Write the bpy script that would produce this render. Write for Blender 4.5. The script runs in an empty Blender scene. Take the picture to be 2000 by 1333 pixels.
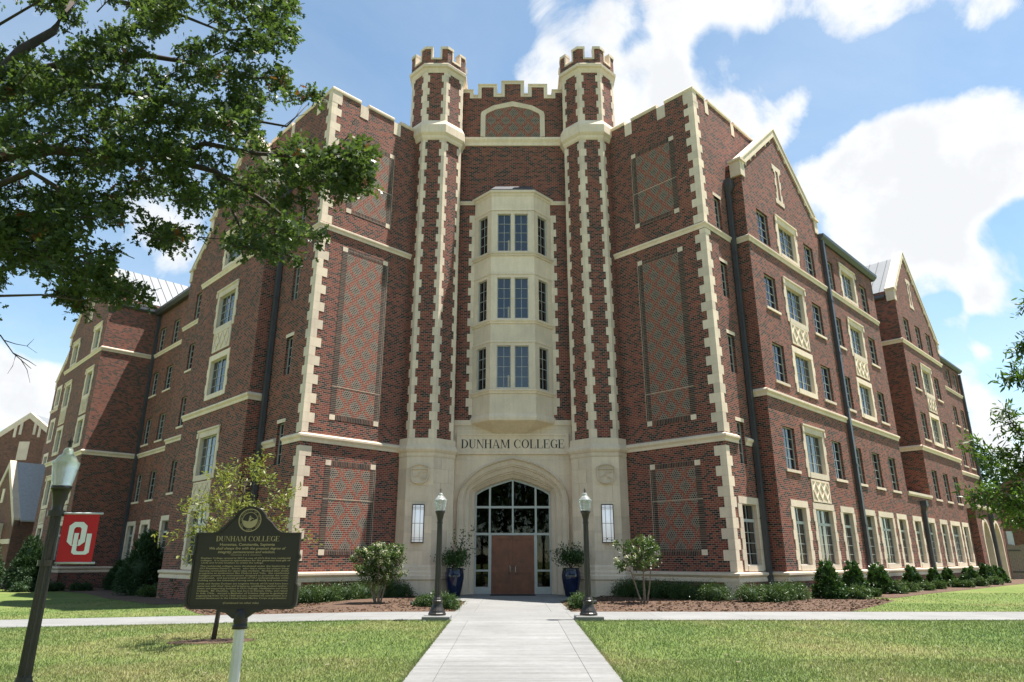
import bpy, math, random
import numpy as np
from mathutils import Vector, Matrix

random.seed(7)
rng = np.random.default_rng(11)
SC = bpy.context.scene
COL = SC.collection
R2 = math.sqrt(.5)

# ------------------------------------------------------------------ camera
PITCH = math.atan(424.5 / 1333.0)
EYE = 1.55
cam_d = bpy.data.cameras.new('camera')
cam_d.sensor_width = 36.0
cam_d.lens = 36.0 * 1333.0 / 2000.0
cam_d.clip_start = 0.1
cam_d.clip_end = 6000.0
cam = bpy.data.objects.new('camera', cam_d)
COL.objects.link(cam)
cam.location = (0, 0, EYE)
cam.rotation_euler = (math.pi / 2 + PITCH, 0, 1.5 / 1333.0)
SC.camera = cam

# ------------------------------------------------------------------ light
SUN = Vector((.31, .066, 1.0)).normalized()          # towards the sun
SUN_EL = math.asin(SUN.z)
SUN_ROT = math.atan2(SUN.x, SUN.y)
world = bpy.data.worlds.new('World')
SC.world = world
world.use_nodes = True
SKY_STRENGTH = 0.12
SKY_TINT = (.74, .745, .63, 1)
EXPOSURE = 1.63
SC.view_settings.view_transform = 'Standard'
SC.view_settings.look = 'None'
SC.view_settings.exposure = EXPOSURE
SC.view_settings.gamma = 1.0
SC.view_settings.use_curve_mapping = False


def pix_ray(u, v):
    """direction (x, y, z) with y = 1 of a pixel of the 2000 x 1333 photograph"""
    a = 666.5 - v
    sp, cp = math.sin(PITCH), math.cos(PITCH)
    d = 1333 * cp - a * sp
    return ((u - 1001.5) / d, 1.0, (1333 * sp + a * cp) / d)


def build_world():
    nt = world.node_tree
    N = nt.nodes
    L = nt.links
    N.clear()
    out = N.new('ShaderNodeOutputWorld')
    bg = N.new('ShaderNodeBackground')
    bg.inputs['Strength'].default_value = SKY_STRENGTH
    sky = N.new('ShaderNodeTexSky')
    sky.sky_type = 'NISHITA'
    sky.sun_disc = False
    sky.sun_elevation = SUN_EL
    sky.sun_rotation = SUN_ROT
    sky.air_density = .82
    sky.dust_density = 0.0
    sky.ozone_density = 1.6
    tc = N.new('ShaderNodeTexCoord')
    sep = N.new('ShaderNodeSeparateXYZ')
    L.new(tc.outputs['Generated'], sep.inputs[0])
    # flat cloud layer: direction / (height + c)
    add = N.new('ShaderNodeMath'); add.operation = 'ADD'; add.inputs[1].default_value = .22
    mx = N.new('ShaderNodeMath'); mx.operation = 'MAXIMUM'; mx.inputs[1].default_value = 0.0
    L.new(sep.outputs['Z'], mx.inputs[0]); L.new(mx.outputs[0], add.inputs[0])
    dx = N.new('ShaderNodeMath'); dx.operation = 'DIVIDE'
    dy = N.new('ShaderNodeMath'); dy.operation = 'DIVIDE'
    L.new(sep.outputs['X'], dx.inputs[0]); L.new(add.outputs[0], dx.inputs[1])
    L.new(sep.outputs['Y'], dy.inputs[0]); L.new(add.outputs[0], dy.inputs[1])
    cmb = N.new('ShaderNodeCombineXYZ')
    L.new(dx.outputs[0], cmb.inputs[0]); L.new(dy.outputs[0], cmb.inputs[1])
    mp = N.new('ShaderNodeMapping'); mp.inputs['Location'].default_value = (3.1, 1.7, 0)
    L.new(cmb.outputs[0], mp.inputs[0])

    def nz(vec, scale, detail, rough, dist=0.0):
        n = N.new('ShaderNodeTexNoise')
        n.inputs['Scale'].default_value = scale
        n.inputs['Detail'].default_value = detail
        n.inputs['Roughness'].default_value = rough
        n.inputs['Distortion'].default_value = dist
        L.new(vec, n.inputs['Vector'])
        return n.outputs['Fac']

    def mth(op, x, y):
        m = N.new('ShaderNodeMath'); m.operation = op
        for k, q in enumerate((x, y)):
            if isinstance(q, (int, float)):
                m.inputs[k].default_value = q
            else:
                L.new(q, m.inputs[k])
        return m.outputs[0]
    broad = nz(mp.outputs[0], 1.15, 3, .5)                       # where the heaps gather
    billow = nz(tc.outputs['Generated'], 6.0, 11, .60, .35)       # ragged cumulus edges
    total = mth('MULTIPLY', mth('SUBTRACT', broad, .50), 1.7)
    # cumulus heaps seen in the photograph (pixel, angular radius in pixels, weight)
    heaps = [(1700, 390, 130, .50), (1830, 330, 150, .55), (1900, 300, 90, .4), (1760, 470, 110, .45), (1640, 340, 70, .3),
             (1130, 10, 90, .42), (1270, 40, 85, .42), (1400, 10, 120, .45), (1560, 20, 130, .48), (1660, 40, 60, .3),
             (1260, 175, 70, .42), (1370, 205, 85, .42), (1500, 215, 75, .42), (1580, 190, 40, .3), (1060, 145, 55, .42),
             (1880, 575, 90, .45), (1960, 560, 60, .35), (1930, 690, 85, .42), (1920, 780, 70, .36), (1870, 820, 60, .3),
             (1840, 10, 75, .35), (1960, 30, 45, .3), (330, 430, 110, .5), (250, 490, 100, .42), (160, 540, 60, .2),
             (40, 730, 80, .45), (60, 790, 70, .4), (-120, 640, 130, .3), (2250, 420, 170, .35), (560, -260, 150, .3),
             (700, 150, 200, -.45), (900, 120, 120, -.35), (620, 330, 130, -.3), (1700, 160, 70, -.25), (1950, 170, 90, -.25),
             (1800, 130, 70, -.2), (90, 620, 70, -.4), (1560, 120, 60, -.25), (1420, 120, 60, -.3), (1990, 480, 70, -.55), (1830, 560, 45, -.4), (1980, 630, 50, -.55), (1850, 640, 50, -.45), (1985, 740, 45, -.4), (1880, 730, 35, -.3), (1250, 110, 40, -.2), (1600, 260, 50, -.25), (780, 10, 150, -.35)]
    for (u, v, r, w) in heaps:
        d = Vector(pix_ray(u, v)).normalized()
        dot = N.new('ShaderNodeVectorMath'); dot.operation = 'DOT_PRODUCT'
        dot.inputs[1].default_value = d
        L.new(tc.outputs['Generated'], dot.inputs[0])
        ang = r / 1400.0
        mr = N.new('ShaderNodeMapRange'); mr.interpolation_type = 'SMOOTHERSTEP'
        mr.inputs['From Min'].default_value = math.cos(ang * 1.45)
        mr.inputs['From Max'].default_value = math.cos(ang * .3)
        mr.inputs['To Min'].default_value = 0
        mr.inputs['To Max'].default_value = w * (.80 if w > 0 else 1.1)
        L.new(dot.outputs['Value'], mr.inputs['Value'])
        total = mth('ADD', total, mr.outputs[0])
    total = mth('ADD', total, mth('MULTIPLY', mth('SUBTRACT', billow, .5), 2.0))
    cov = N.new('ShaderNodeMapRange'); cov.interpolation_type = 'SMOOTHSTEP'
    cov.inputs['From Min'].default_value = .13
    cov.inputs['From Max'].default_value = .56
    L.new(total, cov.inputs['Value'])
    # thin veil
    veil = N.new('ShaderNodeMapRange')
    veil.inputs['From Min'].default_value = .3; veil.inputs['From Max'].default_value = .75
    veil.inputs['To Min'].default_value = .0; veil.inputs['To Max'].default_value = .22
    L.new(nz(mp.outputs[0], 2.2, 7, .6, .6), veil.inputs['Value'])
    cover = mth('MAXIMUM', cov.outputs[0], veil.outputs[0])
    # thick parts are greyer
    thick = N.new('ShaderNodeMapRange'); thick.interpolation_type = 'SMOOTHSTEP'
    thick.inputs['From Min'].default_value = .35; thick.inputs['From Max'].default_value = 1.0
    L.new(mth('ADD', total, mth('MULTIPLY', mth('SUBTRACT', nz(tc.outputs['Generated'], 11.0, 8, .62), .5), 2.4)), thick.inputs['Value'])
    cr = N.new('ShaderNodeMix'); cr.data_type = 'RGBA'
    cr.inputs[6].default_value = (2.85, 2.9, 2.95, 1)
    cr.inputs[7].default_value = (2.46, 2.51, 2.59, 1)
    L.new(thick.outputs[0], cr.inputs[0])
    tint = N.new('ShaderNodeMix'); tint.data_type = 'RGBA'; tint.blend_type = 'MULTIPLY'
    tint.inputs[0].default_value = 1
    tint.inputs[7].default_value = SKY_TINT
    L.new(sky.outputs[0], tint.inputs[6])
    mix = N.new('ShaderNodeMix'); mix.data_type = 'RGBA'
    L.new(cover, mix.inputs[0])
    L.new(tint.outputs[2], mix.inputs[6])
    L.new(cr.outputs[2], mix.inputs[7])
    L.new(mix.outputs[2], bg.inputs['Color'])
    L.new(bg.outputs[0], out.inputs[0])


build_world()
sun_d = bpy.data.lights.new('sun', 'SUN')
sun_d.energy = 3.9
sun_d.angle = math.radians(.53)
sun_d.color = (1.0, .955, .89)
sun = bpy.data.objects.new('sun', sun_d)
COL.objects.link(sun)
sun.rotation_euler = (-SUN).to_track_quat('-Z', 'Y').to_euler()
sun.location = (30, 10, 60)


# ------------------------------------------------------------------ materials
def mat_base(name):
    m = bpy.data.materials.new(name)
    m.use_nodes = True
    nt = m.node_tree
    b = nt.nodes['Principled BSDF']
    return m, nt, b


def nd(nt, t, **kw):
    n = nt.nodes.new(t)
    for k, v in kw.items():
        setattr(n, k, v)
    return n


def noise(nt, scale, detail=4, rough=.55, vec=None, co='Object'):
    n = nd(nt, 'ShaderNodeTexNoise')
    n.inputs['Scale'].default_value = scale
    n.inputs['Detail'].default_value = detail
    n.inputs['Roughness'].default_value = rough
    if vec is None:
        tc = nd(nt, 'ShaderNodeTexCoord')
        vec = tc.outputs[co]
    nt.links.new(vec, n.inputs['Vector'])
    return n


def ramp(nt, fac, stops, interp='LINEAR'):
    r = nd(nt, 'ShaderNodeValToRGB')
    r.color_ramp.interpolation = interp
    e = r.color_ramp.elements
    while len(e) < len(stops):
        e.new(.5)
    for el, (p, c) in zip(e, stops):
        el.position = p
        el.color = (*c, 1)
    nt.links.new(fac, r.inputs[0])
    return r.outputs[0]


def mixc(nt, fac, a, b, blend='MIX'):
    m = nd(nt, 'ShaderNodeMix', data_type='RGBA', blend_type=blend)
    for i, x in ((0, fac), (6, a), (7, b)):
        if hasattr(x, 'links') or hasattr(x, 'is_linked'):
            nt.links.new(x, m.inputs[i])
        elif isinstance(x, tuple):
            m.inputs[i].default_value = (*x, 1) if len(x) == 3 else x
        else:
            m.inputs[i].default_value = x
    return m.outputs[2]


def bump(nt, b, h, dist=.004, strength=1.0, invert=False):
    n = nd(nt, 'ShaderNodeBump')
    n.inputs['Distance'].default_value = dist
    n.inputs['Strength'].default_value = strength
    n.invert = invert
    nt.links.new(h, n.inputs['Height'])
    nt.links.new(n.outputs[0], b.inputs['Normal'])


def plain(name, col, rough=.6, metal=0.0, var=.12, scale=6.0, bumpd=0.0):
    m, nt, b = mat_base(name)
    n = noise(nt, scale)
    lo = tuple(c * (1 - var) for c in col)
    hi = tuple(min(1, c * (1 + var)) for c in col)
    c = ramp(nt, n.outputs['Fac'], [(.3, lo), (.7, hi)])
    nt.links.new(c, b.inputs['Base Color'])
    b.inputs['Roughness'].default_value = rough
    b.inputs['Metallic'].default_value = metal
    if bumpd:
        n2 = noise(nt, scale * 8, 6)
        bump(nt, b, n2.outputs['Fac'], bumpd)
    return m


BRICK_STOPS = [(0, (.026, .021, .021)), (.22, (.045, .032, .030)), (.34, (.105, .034, .027)), (.44, (.190, .042, .030)),
               (.60, (.240, .056, .037)), (.80, (.190, .058, .041)), (1, (.265, .080, .047))]
MORTAR = (.31, .238, .185)


def brick_mat(name, w=.2032, h=.0813, offset=.5, stops=BRICK_STOPS, mortar=MORTAR, msize=.0075, tint=1.0):
    m, nt, b = mat_base(name)
    uv = nd(nt, 'ShaderNodeUVMap')
    br = nd(nt, 'ShaderNodeTexBrick', offset=offset)
    br.inputs['Color1'].default_value = (0, 0, 0, 1)
    br.inputs['Color2'].default_value = (1, 1, 1, 1)
    br.inputs['Mortar'].default_value = (.5, .5, .5, 1)
    br.inputs['Scale'].default_value = 1
    br.inputs['Mortar Size'].default_value = msize
    br.inputs['Mortar Smooth'].default_value = .15
    br.inputs['Bias'].default_value = 0
    br.inputs['Brick Width'].default_value = w
    br.inputs['Row Height'].default_value = h
    nt.links.new(uv.outputs[0], br.inputs['Vector'])
    c = ramp(nt, br.outputs['Color'], stops)
    big = noise(nt, .55, 4, co='Object')
    c = mixc(nt, 1.0, c, ramp(nt, big.outputs['Fac'], [(.3, (.78, .78, .80)), (.7, (1.16, 1.14, 1.12))]), 'MULTIPLY')
    fine = noise(nt, 45, 3, co='Object')
    c = mixc(nt, 1.0, c, ramp(nt, fine.outputs['Fac'], [(.3, (.8, .8, .8)), (.7, (1.2, 1.2, 1.2))]), 'MULTIPLY')
    if tint != 1.0:
        c = mixc(nt, 1.0, c, (tint, tint, tint), 'MULTIPLY')
    c = mixc(nt, 1.0, c, (.93, .91, .91), 'MULTIPLY')
    c = mixc(nt, br.outputs['Fac'], c, mortar)
    nt.links.new(c, b.inputs['Base Color'])
    b.inputs['Roughness'].default_value = .85
    b.inputs['Specular IOR Level'].default_value = .25
    bump(nt, b, br.outputs['Fac'], .006, .8, True)
    return m


def diaper_mat(name):
    """brickwork with a lattice of red stretchers round diamonds of dark headers"""
    m, nt, b = mat_base(name)
    L = nt.links
    uv = nd(nt, 'ShaderNodeUVMap')
    sep = nd(nt, 'ShaderNodeSeparateXYZ')
    L.new(uv.outputs[0], sep.inputs[0])

    def mth(op, a, c=None, d=None):
        n = nd(nt, 'ShaderNodeMath', operation=op)
        for i, x in enumerate((a, c, d)):
            if x is None:
                continue
            if isinstance(x, (int, float)):
                n.inputs[i].default_value = x
            else:
                L.new(x, n.inputs[i])
        return n.outputs[0]
    W, H = .1016, .0813
    row = mth('FLOOR', mth('DIVIDE', sep.outputs['Y'], H))
    colm = mth('FLOOR', mth('ADD', mth('DIVIDE', sep.outputs['X'], W), .0))
    px, py = 8.0, 12.0
    a = mth('FRACT', mth('ADD', mth('DIVIDE', colm, px), mth('DIVIDE', row, py)))
    c = mth('FRACT', mth('SUBTRACT', mth('DIVIDE', colm, px), mth('DIVIDE', row, py)))
    da = mth('ABSOLUTE', mth('SUBTRACT', a, .5))
    dc = mth('ABSOLUTE', mth('SUBTRACT', c, .5))
    dm = mth('MAXIMUM', da, dc)                # .5 on the lattice lines, 0 in the diamond heart
    red = mth('GREATER_THAN', dm, .36)
    heart = mth('LESS_THAN', dm, .13)
    br1 = nd(nt, 'ShaderNodeTexBrick', offset=.5)
    br2 = nd(nt, 'ShaderNodeTexBrick', offset=.5)
    for br, w in ((br1, .2032), (br2, .1016)):
        br.inputs['Color1'].default_value = (0, 0, 0, 1)
        br.inputs['Color2'].default_value = (1, 1, 1, 1)
        br.inputs['Scale'].default_value = 1
        br.inputs['Mortar Size'].default_value = .0075 if w > .15 else .0105
        br.inputs['Mortar Smooth'].default_value = .15
        br.inputs['Brick Width'].default_value = w
        br.inputs['Row Height'].default_value = H
        L.new(uv.outputs[0], br.inputs['Vector'])
    cr = ramp(nt, br1.outputs['Color'], [(0, (.185, .040, .027)), (.5, (.240, .053, .033)), (1, (.27, .075, .043))])
    cd = ramp(nt, br2.outputs['Color'], [(0, (.048, .041, .036)), (.5, (.080, .065, .053)), (1, (.115, .088, .068))])
    ch = ramp(nt, br2.outputs['Color'], [(0, (.020, .018, .019)), (1, (.045, .036, .032))])
    cd = mixc(nt, heart, cd, ch)
    fac = mixc(nt, red, br2.outputs['Fac'], br1.outputs['Fac'])
    col = mixc(nt, red, cd, cr)
    col = mixc(nt, fac, col, (.37, .30, .235))
    L.new(col, b.inputs['Base Color'])
    b.inputs['Roughness'].default_value = .85
    b.inputs['Specular IOR Level'].default_value = .25
    bump(nt, b, fac, .006, .8, True)
    return m


def stone_mat(name, col=(.71, .575, .445), var=.09, joints=None):
    m, nt, b = mat_base(name)
    n1 = noise(nt, 1.3, 6, .6)
    n2 = noise(nt, 26, 4)
    oi = nd(nt, 'ShaderNodeObjectInfo')
    lo = tuple(c * (1 - var) for c in col)
    hi = tuple(c * (1 + var) for c in col)
    c = ramp(nt, n1.outputs['Fac'], [(.3, lo), (.72, hi)])
    c = mixc(nt, 1.0, c, ramp(nt, n2.outputs['Fac'], [(.3, (.93, .93, .93)), (.7, (1.06, 1.06, 1.06))]), 'MULTIPLY')
    c = mixc(nt, 1.0, c, ramp(nt, oi.outputs['Random'], [(0, (.87, .87, .875)), (1, (1.09, 1.08, 1.06))]), 'MULTIPLY')
    # faint rain streaks
    mp = nd(nt, 'ShaderNodeMapping'); mp.inputs['Scale'].default_value = (5, 5, .35)
    tc = nd(nt, 'ShaderNodeTexCoord'); nt.links.new(tc.outputs['Object'], mp.inputs[0])
    n3 = noise(nt, 1.6, 5, vec=mp.outputs[0])
    c = mixc(nt, 1.0, c, ramp(nt, n3.outputs['Fac'], [(.35, (.95, .945, .935)), (.62, (1.02, 1.02, 1.02))]), 'MULTIPLY')
    if joints:
        uv = nd(nt, 'ShaderNodeUVMap')
        br = nd(nt, 'ShaderNodeTexBrick', offset=.37)
        br.inputs['Color1'].default_value = (.92, .92, .92, 1)
        br.inputs['Color2'].default_value = (1.06, 1.05, 1.04, 1)
        br.inputs['Mortar'].default_value = (.8, .79, .77, 1)
        br.inputs['Scale'].default_value = 1
        br.inputs['Mortar Size'].default_value = .006
        br.inputs['Brick Width'].default_value = joints[0]
        br.inputs['Row Height'].default_value = joints[1]
        nt.links.new(uv.outputs[0], br.inputs['Vector'])
        c = mixc(nt, 1.0, c, br.outputs['Color'], 'MULTIPLY')
    nt.links.new(c, b.inputs['Base Color'])
    b.inputs['Roughness'].default_value = .88
    b.inputs['Specular IOR Level'].default_value = .3
    n4 = noise(nt, 90, 4)
    bump(nt, b, n4.outputs['Fac'], .0025, .6)
    return m


def glass_mat(name, col, ior=1.85, rough=.02):
    m, nt, b = mat_base(name)
    b.inputs['Base Color'].default_value = (*col, 1)
    b.inputs['Roughness'].default_value = rough
    b.inputs['IOR'].default_value = ior
    n = noise(nt, 1.1, 2, co='Object')
    bump(nt, b, n.outputs['Fac'], .006, .35)
    return m


def clear_glass(name):
    m, nt, b = mat_base(name)
    nt.nodes.remove(b)
    out = nt.nodes['Material Output']
    tr = nd(nt, 'ShaderNodeBsdfTransparent'); tr.inputs[0].default_value = (.42, .45, .45, 1)
    gl = nd(nt, 'ShaderNodeBsdfGlossy'); gl.inputs['Roughness'].default_value = .02
    fr = nd(nt, 'ShaderNodeFresnel'); fr.inputs[0].default_value = 1.4
    mx = nd(nt, 'ShaderNodeMixShader')
    nt.links.new(fr.outputs[0], mx.inputs[0]); nt.links.new(tr.outputs[0], mx.inputs[1]); nt.links.new(gl.outputs[0], mx.inputs[2])
    nt.links.new(mx.outputs[0], out.inputs[0])
    return m


def leaf_mat(name, cols, trans=.35, rough=.42, odd=None):
    m, nt, b = mat_base(name)
    geo = nd(nt, 'ShaderNodeNewGeometry')
    stops = [(i / max(1, len(cols) - 1), c) for i, c in enumerate(cols)]
    c = ramp(nt, geo.outputs['Random Per Island'], stops)
    n = noise(nt, .9, 3)
    c = mixc(nt, 1.0, c, ramp(nt, n.outputs['Fac'], [(.3, (.75, .78, .75)), (.7, (1.2, 1.18, 1.1))]), 'MULTIPLY')
    nt.links.new(c, b.inputs['Base Color'])
    b.inputs['Roughness'].default_value = rough
    b.inputs['Specular IOR Level'].default_value = .32
    t = nd(nt, 'ShaderNodeBsdfTranslucent')
    tcol = mixc(nt, 1.0, c, (1.25, 1.35, .65), 'MULTIPLY')
    nt.links.new(tcol, t.inputs[0])
    mx = nd(nt, 'ShaderNodeMixShader'); mx.inputs[0].default_value = trans
    nt.links.new(b.outputs[0], mx.inputs[1]); nt.links.new(t.outputs[0], mx.inputs[2])
    nt.links.new(mx.outputs[0], nt.nodes['Material Output'].inputs[0])
    return m


def lawn_mat():
    m, nt, b = mat_base('lawn')
    n1 = noise(nt, .22, 6, .62)
    n2 = noise(nt, 2.3, 6, .6)
    n3 = noise(nt, 60, 4, .7)
    c = ramp(nt, n1.outputs['Fac'], [(.34, (.095, .158, .040)), (.5, (.145, .19, .055)), (.64, (.25, .235, .10))])
    c = mixc(nt, .55, c, ramp(nt, n2.outputs['Fac'], [(.3, (.065, .12, .02)), (.7, (.16, .18, .055))]))
    c = mixc(nt, 1.0, c, ramp(nt, n3.outputs['Fac'], [(.3, (.75, .77, .72)), (.7, (1.25, 1.22, 1.22))]), 'MULTIPLY')
    nt.links.new(c, b.inputs['Base Color'])
    b.inputs['Roughness'].default_value = .9
    b.inputs['Specular IOR Level'].default_value = .15
    bump(nt, b, n3.outputs['Fac'], .03, .8)
    return m


def blade_mat():
    m, nt, b = mat_base('grass_blade')
    geo = nd(nt, 'ShaderNodeNewGeometry')
    n1 = noise(nt, .22, 6, .62)
    c = ramp(nt, n1.outputs['Fac'], [(.34, (.100, .165, .042)), (.5, (.155, .20, .060)), (.64, (.27, .25, .11))])
    c = mixc(nt, 1.0, c, ramp(nt, geo.outputs['Random Per Island'], [(0, (.82, .85, .75)), (1, (1.25, 1.18, 1.25))]), 'MULTIPLY')
    nt.links.new(c, b.inputs['Base Color'])
    b.inputs['Roughness'].default_value = .6
    t = nd(nt, 'ShaderNodeBsdfTranslucent'); nt.links.new(c, t.inputs[0])
    mx = nd(nt, 'ShaderNodeMixShader'); mx.inputs[0].default_value = .3
    nt.links.new(b.outputs[0], mx.inputs[1]); nt.links.new(t.outputs[0], mx.inputs[2])
    nt.links.new(mx.outputs[0], nt.nodes['Material Output'].inputs[0])
    return m


def concrete_mat():
    m, nt, b = mat_base('concrete')
    n1 = noise(nt, .5, 6, .6); n2 = noise(nt, 7, 6, .65); n3 = noise(nt, 140, 3)
    oi = nd(nt, 'ShaderNodeObjectInfo')
    c = ramp(nt, n1.outputs['Fac'], [(.3, (.18, .177, .171)), (.7, (.225, .223, .217))])
    c = mixc(nt, 1.0, c, ramp(nt, n2.outputs['Fac'], [(.3, (.9, .9, .89)), (.65, (1.06, 1.06, 1.06))]), 'MULTIPLY')
    mp = nd(nt, 'ShaderNodeMapping'); mp.inputs['Scale'].default_value = (.4, 6, 1)
    tc = nd(nt, 'ShaderNodeTexCoord'); nt.links.new(tc.outputs['Object'], mp.inputs[0])
    n5 = noise(nt, .9, 5, .65, vec=mp.outputs[0])
    c = mixc(nt, 1.0, c, ramp(nt, n5.outputs['Fac'], [(.32, (.78, .775, .76)), (.6, (1.06, 1.06, 1.06))]), 'MULTIPLY')
    c = mixc(nt, 1.0, c, ramp(nt, n3.outputs['Fac'], [(.3, (.92, .92, .92)), (.7, (1.06, 1.06, 1.06))]), 'MULTIPLY')
    c = mixc(nt, 1.0, c, ramp(nt, oi.outputs['Random'], [(0, (.93, .93, .93)), (1, (1.04, 1.04, 1.04))]), 'MULTIPLY')
    nt.links.new(c, b.inputs['Base Color'])
    b.inputs['Roughness'].default_value = .9
    bump(nt, b, n3.outputs['Fac'], .002, .6)
    return m


def mulch_mat():
    m, nt, b = mat_base('mulch')
    n1 = noise(nt, 1.2, 5); n2 = noise(nt, 38, 5, .7)
    c = ramp(nt, n2.outputs['Fac'], [(.3, (.034, .018, .011)), (.5, (.10, .056, .034)), (.72, (.20, .125, .08))])
    c = mixc(nt, 1.0, c, ramp(nt, n1.outputs['Fac'], [(.3, (.8, .8, .8)), (.7, (1.15, 1.12, 1.1))]), 'MULTIPLY')
    nt.links.new(c, b.inputs['Base Color'])
    b.inputs['Roughness'].default_value = .95
    bump(nt, b, n2.outputs['Fac'], .04, 1)
    return m


def seam_roof_mat(name, col):
    m = plain(name, col, .6, .15, .06, 2)
    return m


M = dict(
    brick=brick_mat('brick'), brick_dark=brick_mat('brick_stack', w=.30, h=.0813, offset=0.0,
        stops=[(0, (.03, .026, .025)), (.5, (.06, .042, .035)), (1, (.10, .062, .045))]),
    soldier=brick_mat('brick_soldier', w=.0813, h=.24, offset=0.0,
        stops=[(0, (.03, .026, .026)), (.5, (.07, .042, .034)), (1, (.15, .058, .04))]),
    brick_far=brick_mat('brick_far', stops=[(0, (.09, .045, .033)), (.5, (.18, .075, .05)), (1, (.23, .10, .065))], mortar=(.26, .19, .15)),
    diaper=diaper_mat('brick_diaper'),
    stone=stone_mat('limestone'), ashlar=stone_mat('limestone_ashlar', joints=(1.35, .72)),
    lead=plain('grey_metal', (.085, .088, .095), .45, .4, .1, 3),
    roof=seam_roof_mat('metal_roof', (.17, .18, .19)), roof_light=plain('pale_metal_roof', (.42, .43, .44), .6, .1), roof_seam=plain('roof_seam', (.06, .063, .068), .6, .1),
    frame=plain('window_frame', (.40, .40, .375), .45, 0, .04), frame_dark=plain('sash_frame', (.40, .41, .40), .4, .2, .05),
    glass=glass_mat('window_glass', (.006, .008, .011)), glass_b=glass_mat('curtained_glass', (.045, .043, .040)), glass_dull=glass_mat('blind_glass', (.10, .105, .105), 1.7, .05),
    clear=clear_glass('entrance_glass'), interior=plain('dark_interior', (.03, .027, .024), .8),
    notice_glow=plain('notice_and_room_glow', (.42, .36, .28), .8),  # tan of the paper notices and of the painted glow strips at the oriel
    wood=plain('door_wood', (.175, .058, .030), .42, 0, .25, 3.0, .0008), steel=plain('brushed_steel', (.55, .55, .53), .28, .9, .05),
    bronze=plain('bronze_paint', (.030, .026, .022), .38, .3, .15, 5), bronze_sign=plain('sign_bronze', (.017, .012, .009), .5, .0, .2, 6),
    gold=plain('gold_lettering', (.36, .29, .16), .45, .3, .1, 9), black=plain('black_lettering', (.008, .008, .008), .5),
    post=plain('galvanised_post', (.50, .50, .50), .45, .5, .1, 4), red=plain('banner_red', (.47, .008, .016), .7, 0, .08, 3, .002),
    white=plain('banner_white', (.74, .75, .75), .7, 0, .03), acrylic=None,
    pot=plain('blue_glaze', (.008, .014, .042), .10, 0, .35, 3), soil=plain('soil', (.11, .05, .03), .9),
    rubber=plain('rubber_mat', (.012, .012, .013), .8), plastic=plain('grey_plastic', (.45, .46, .46), .5),
    concrete=concrete_mat(), mulch=mulch_mat(), lawn=lawn_mat(), blade=blade_mat(),
    bark=plain('bark', (.055, .042, .033), .9, 0, .35, 9, .01), bark_light=plain('bark_pale', (.20, .15, .11), .85, 0, .3, 9, .004),
    oak=leaf_mat('oak_leaf', [(.040, .066, .022), (.060, .095, .030), (.088, .122, .040), (.050, .084, .030), (.072, .104, .042)], .42, .40),
    oak_dry=leaf_mat('oak_leaf_dry', [(.20, .085, .035), (.14, .06, .03)], .3),
    young=leaf_mat('young_leaf', [(.16, .18, .045), (.22, .22, .06), (.13, .16, .04)], .4, .45),
    willow=leaf_mat('willow_oak_leaf', [(.045, .09, .018), (.09, .14, .03), (.06, .11, .022)], .4, .4),
    holly=leaf_mat('holly_leaf', [(.024, .056, .016), (.040, .085, .023), (.056, .110, .030)], .2, .36),
    conifer=leaf_mat('conifer_leaf', [(.026, .056, .022), (.042, .080, .030)], .2, .6),
    box=leaf_mat('boxwood_leaf', [(.038, .070, .022), (.062, .105, .032), (.085, .130, .045)], .2, .4),
    crape=leaf_mat('crape_leaf', [(.040, .078, .020), (.075, .115, .032), (.055, .095, .026)], .3, .4),
    bloom=leaf_mat('crape_bloom', [(.62, .58, .52), (.72, .69, .64)], .3, .7),
    chip=leaf_mat('mulch_chip', [(.045, .022, .012), (.11, .062, .036), (.19, .12, .075)], 0.0, .9),
    globe=None,
)


def globe_mat():
    m, nt, b = mat_base('globe_glass')
    b.inputs['Base Color'].default_value = (.74, .78, .76, 1)
    b.inputs['Roughness'].default_value = .16
    b.inputs['Transmission Weight'].default_value = .72
    b.inputs['IOR'].default_value = 1.35
    b.inputs['Subsurface Weight'].default_value = .0
    tc = nd(nt, 'ShaderNodeTexCoord')
    w = nd(nt, 'ShaderNodeTexWave'); w.wave_type = 'BANDS'; w.bands_direction = 'Z'
    w.inputs['Scale'].default_value = 22
    nt.links.new(tc.outputs['Object'], w.inputs[0])
    bump(nt, b, w.outputs['Fac'], .004, .5)
    return m


M['globe'] = globe_mat()


def lit_acrylic():
    m, nt, b = mat_base('lit_acrylic')
    b.inputs['Base Color'].default_value = (.82, .84, .86, 1)
    b.inputs['Roughness'].default_value = .3
    b.inputs['Emission Color'].default_value = (.92, .95, 1, 1)
    b.inputs['Emission Strength'].default_value = .10
    return m


M['acrylic'] = lit_acrylic()


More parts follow.
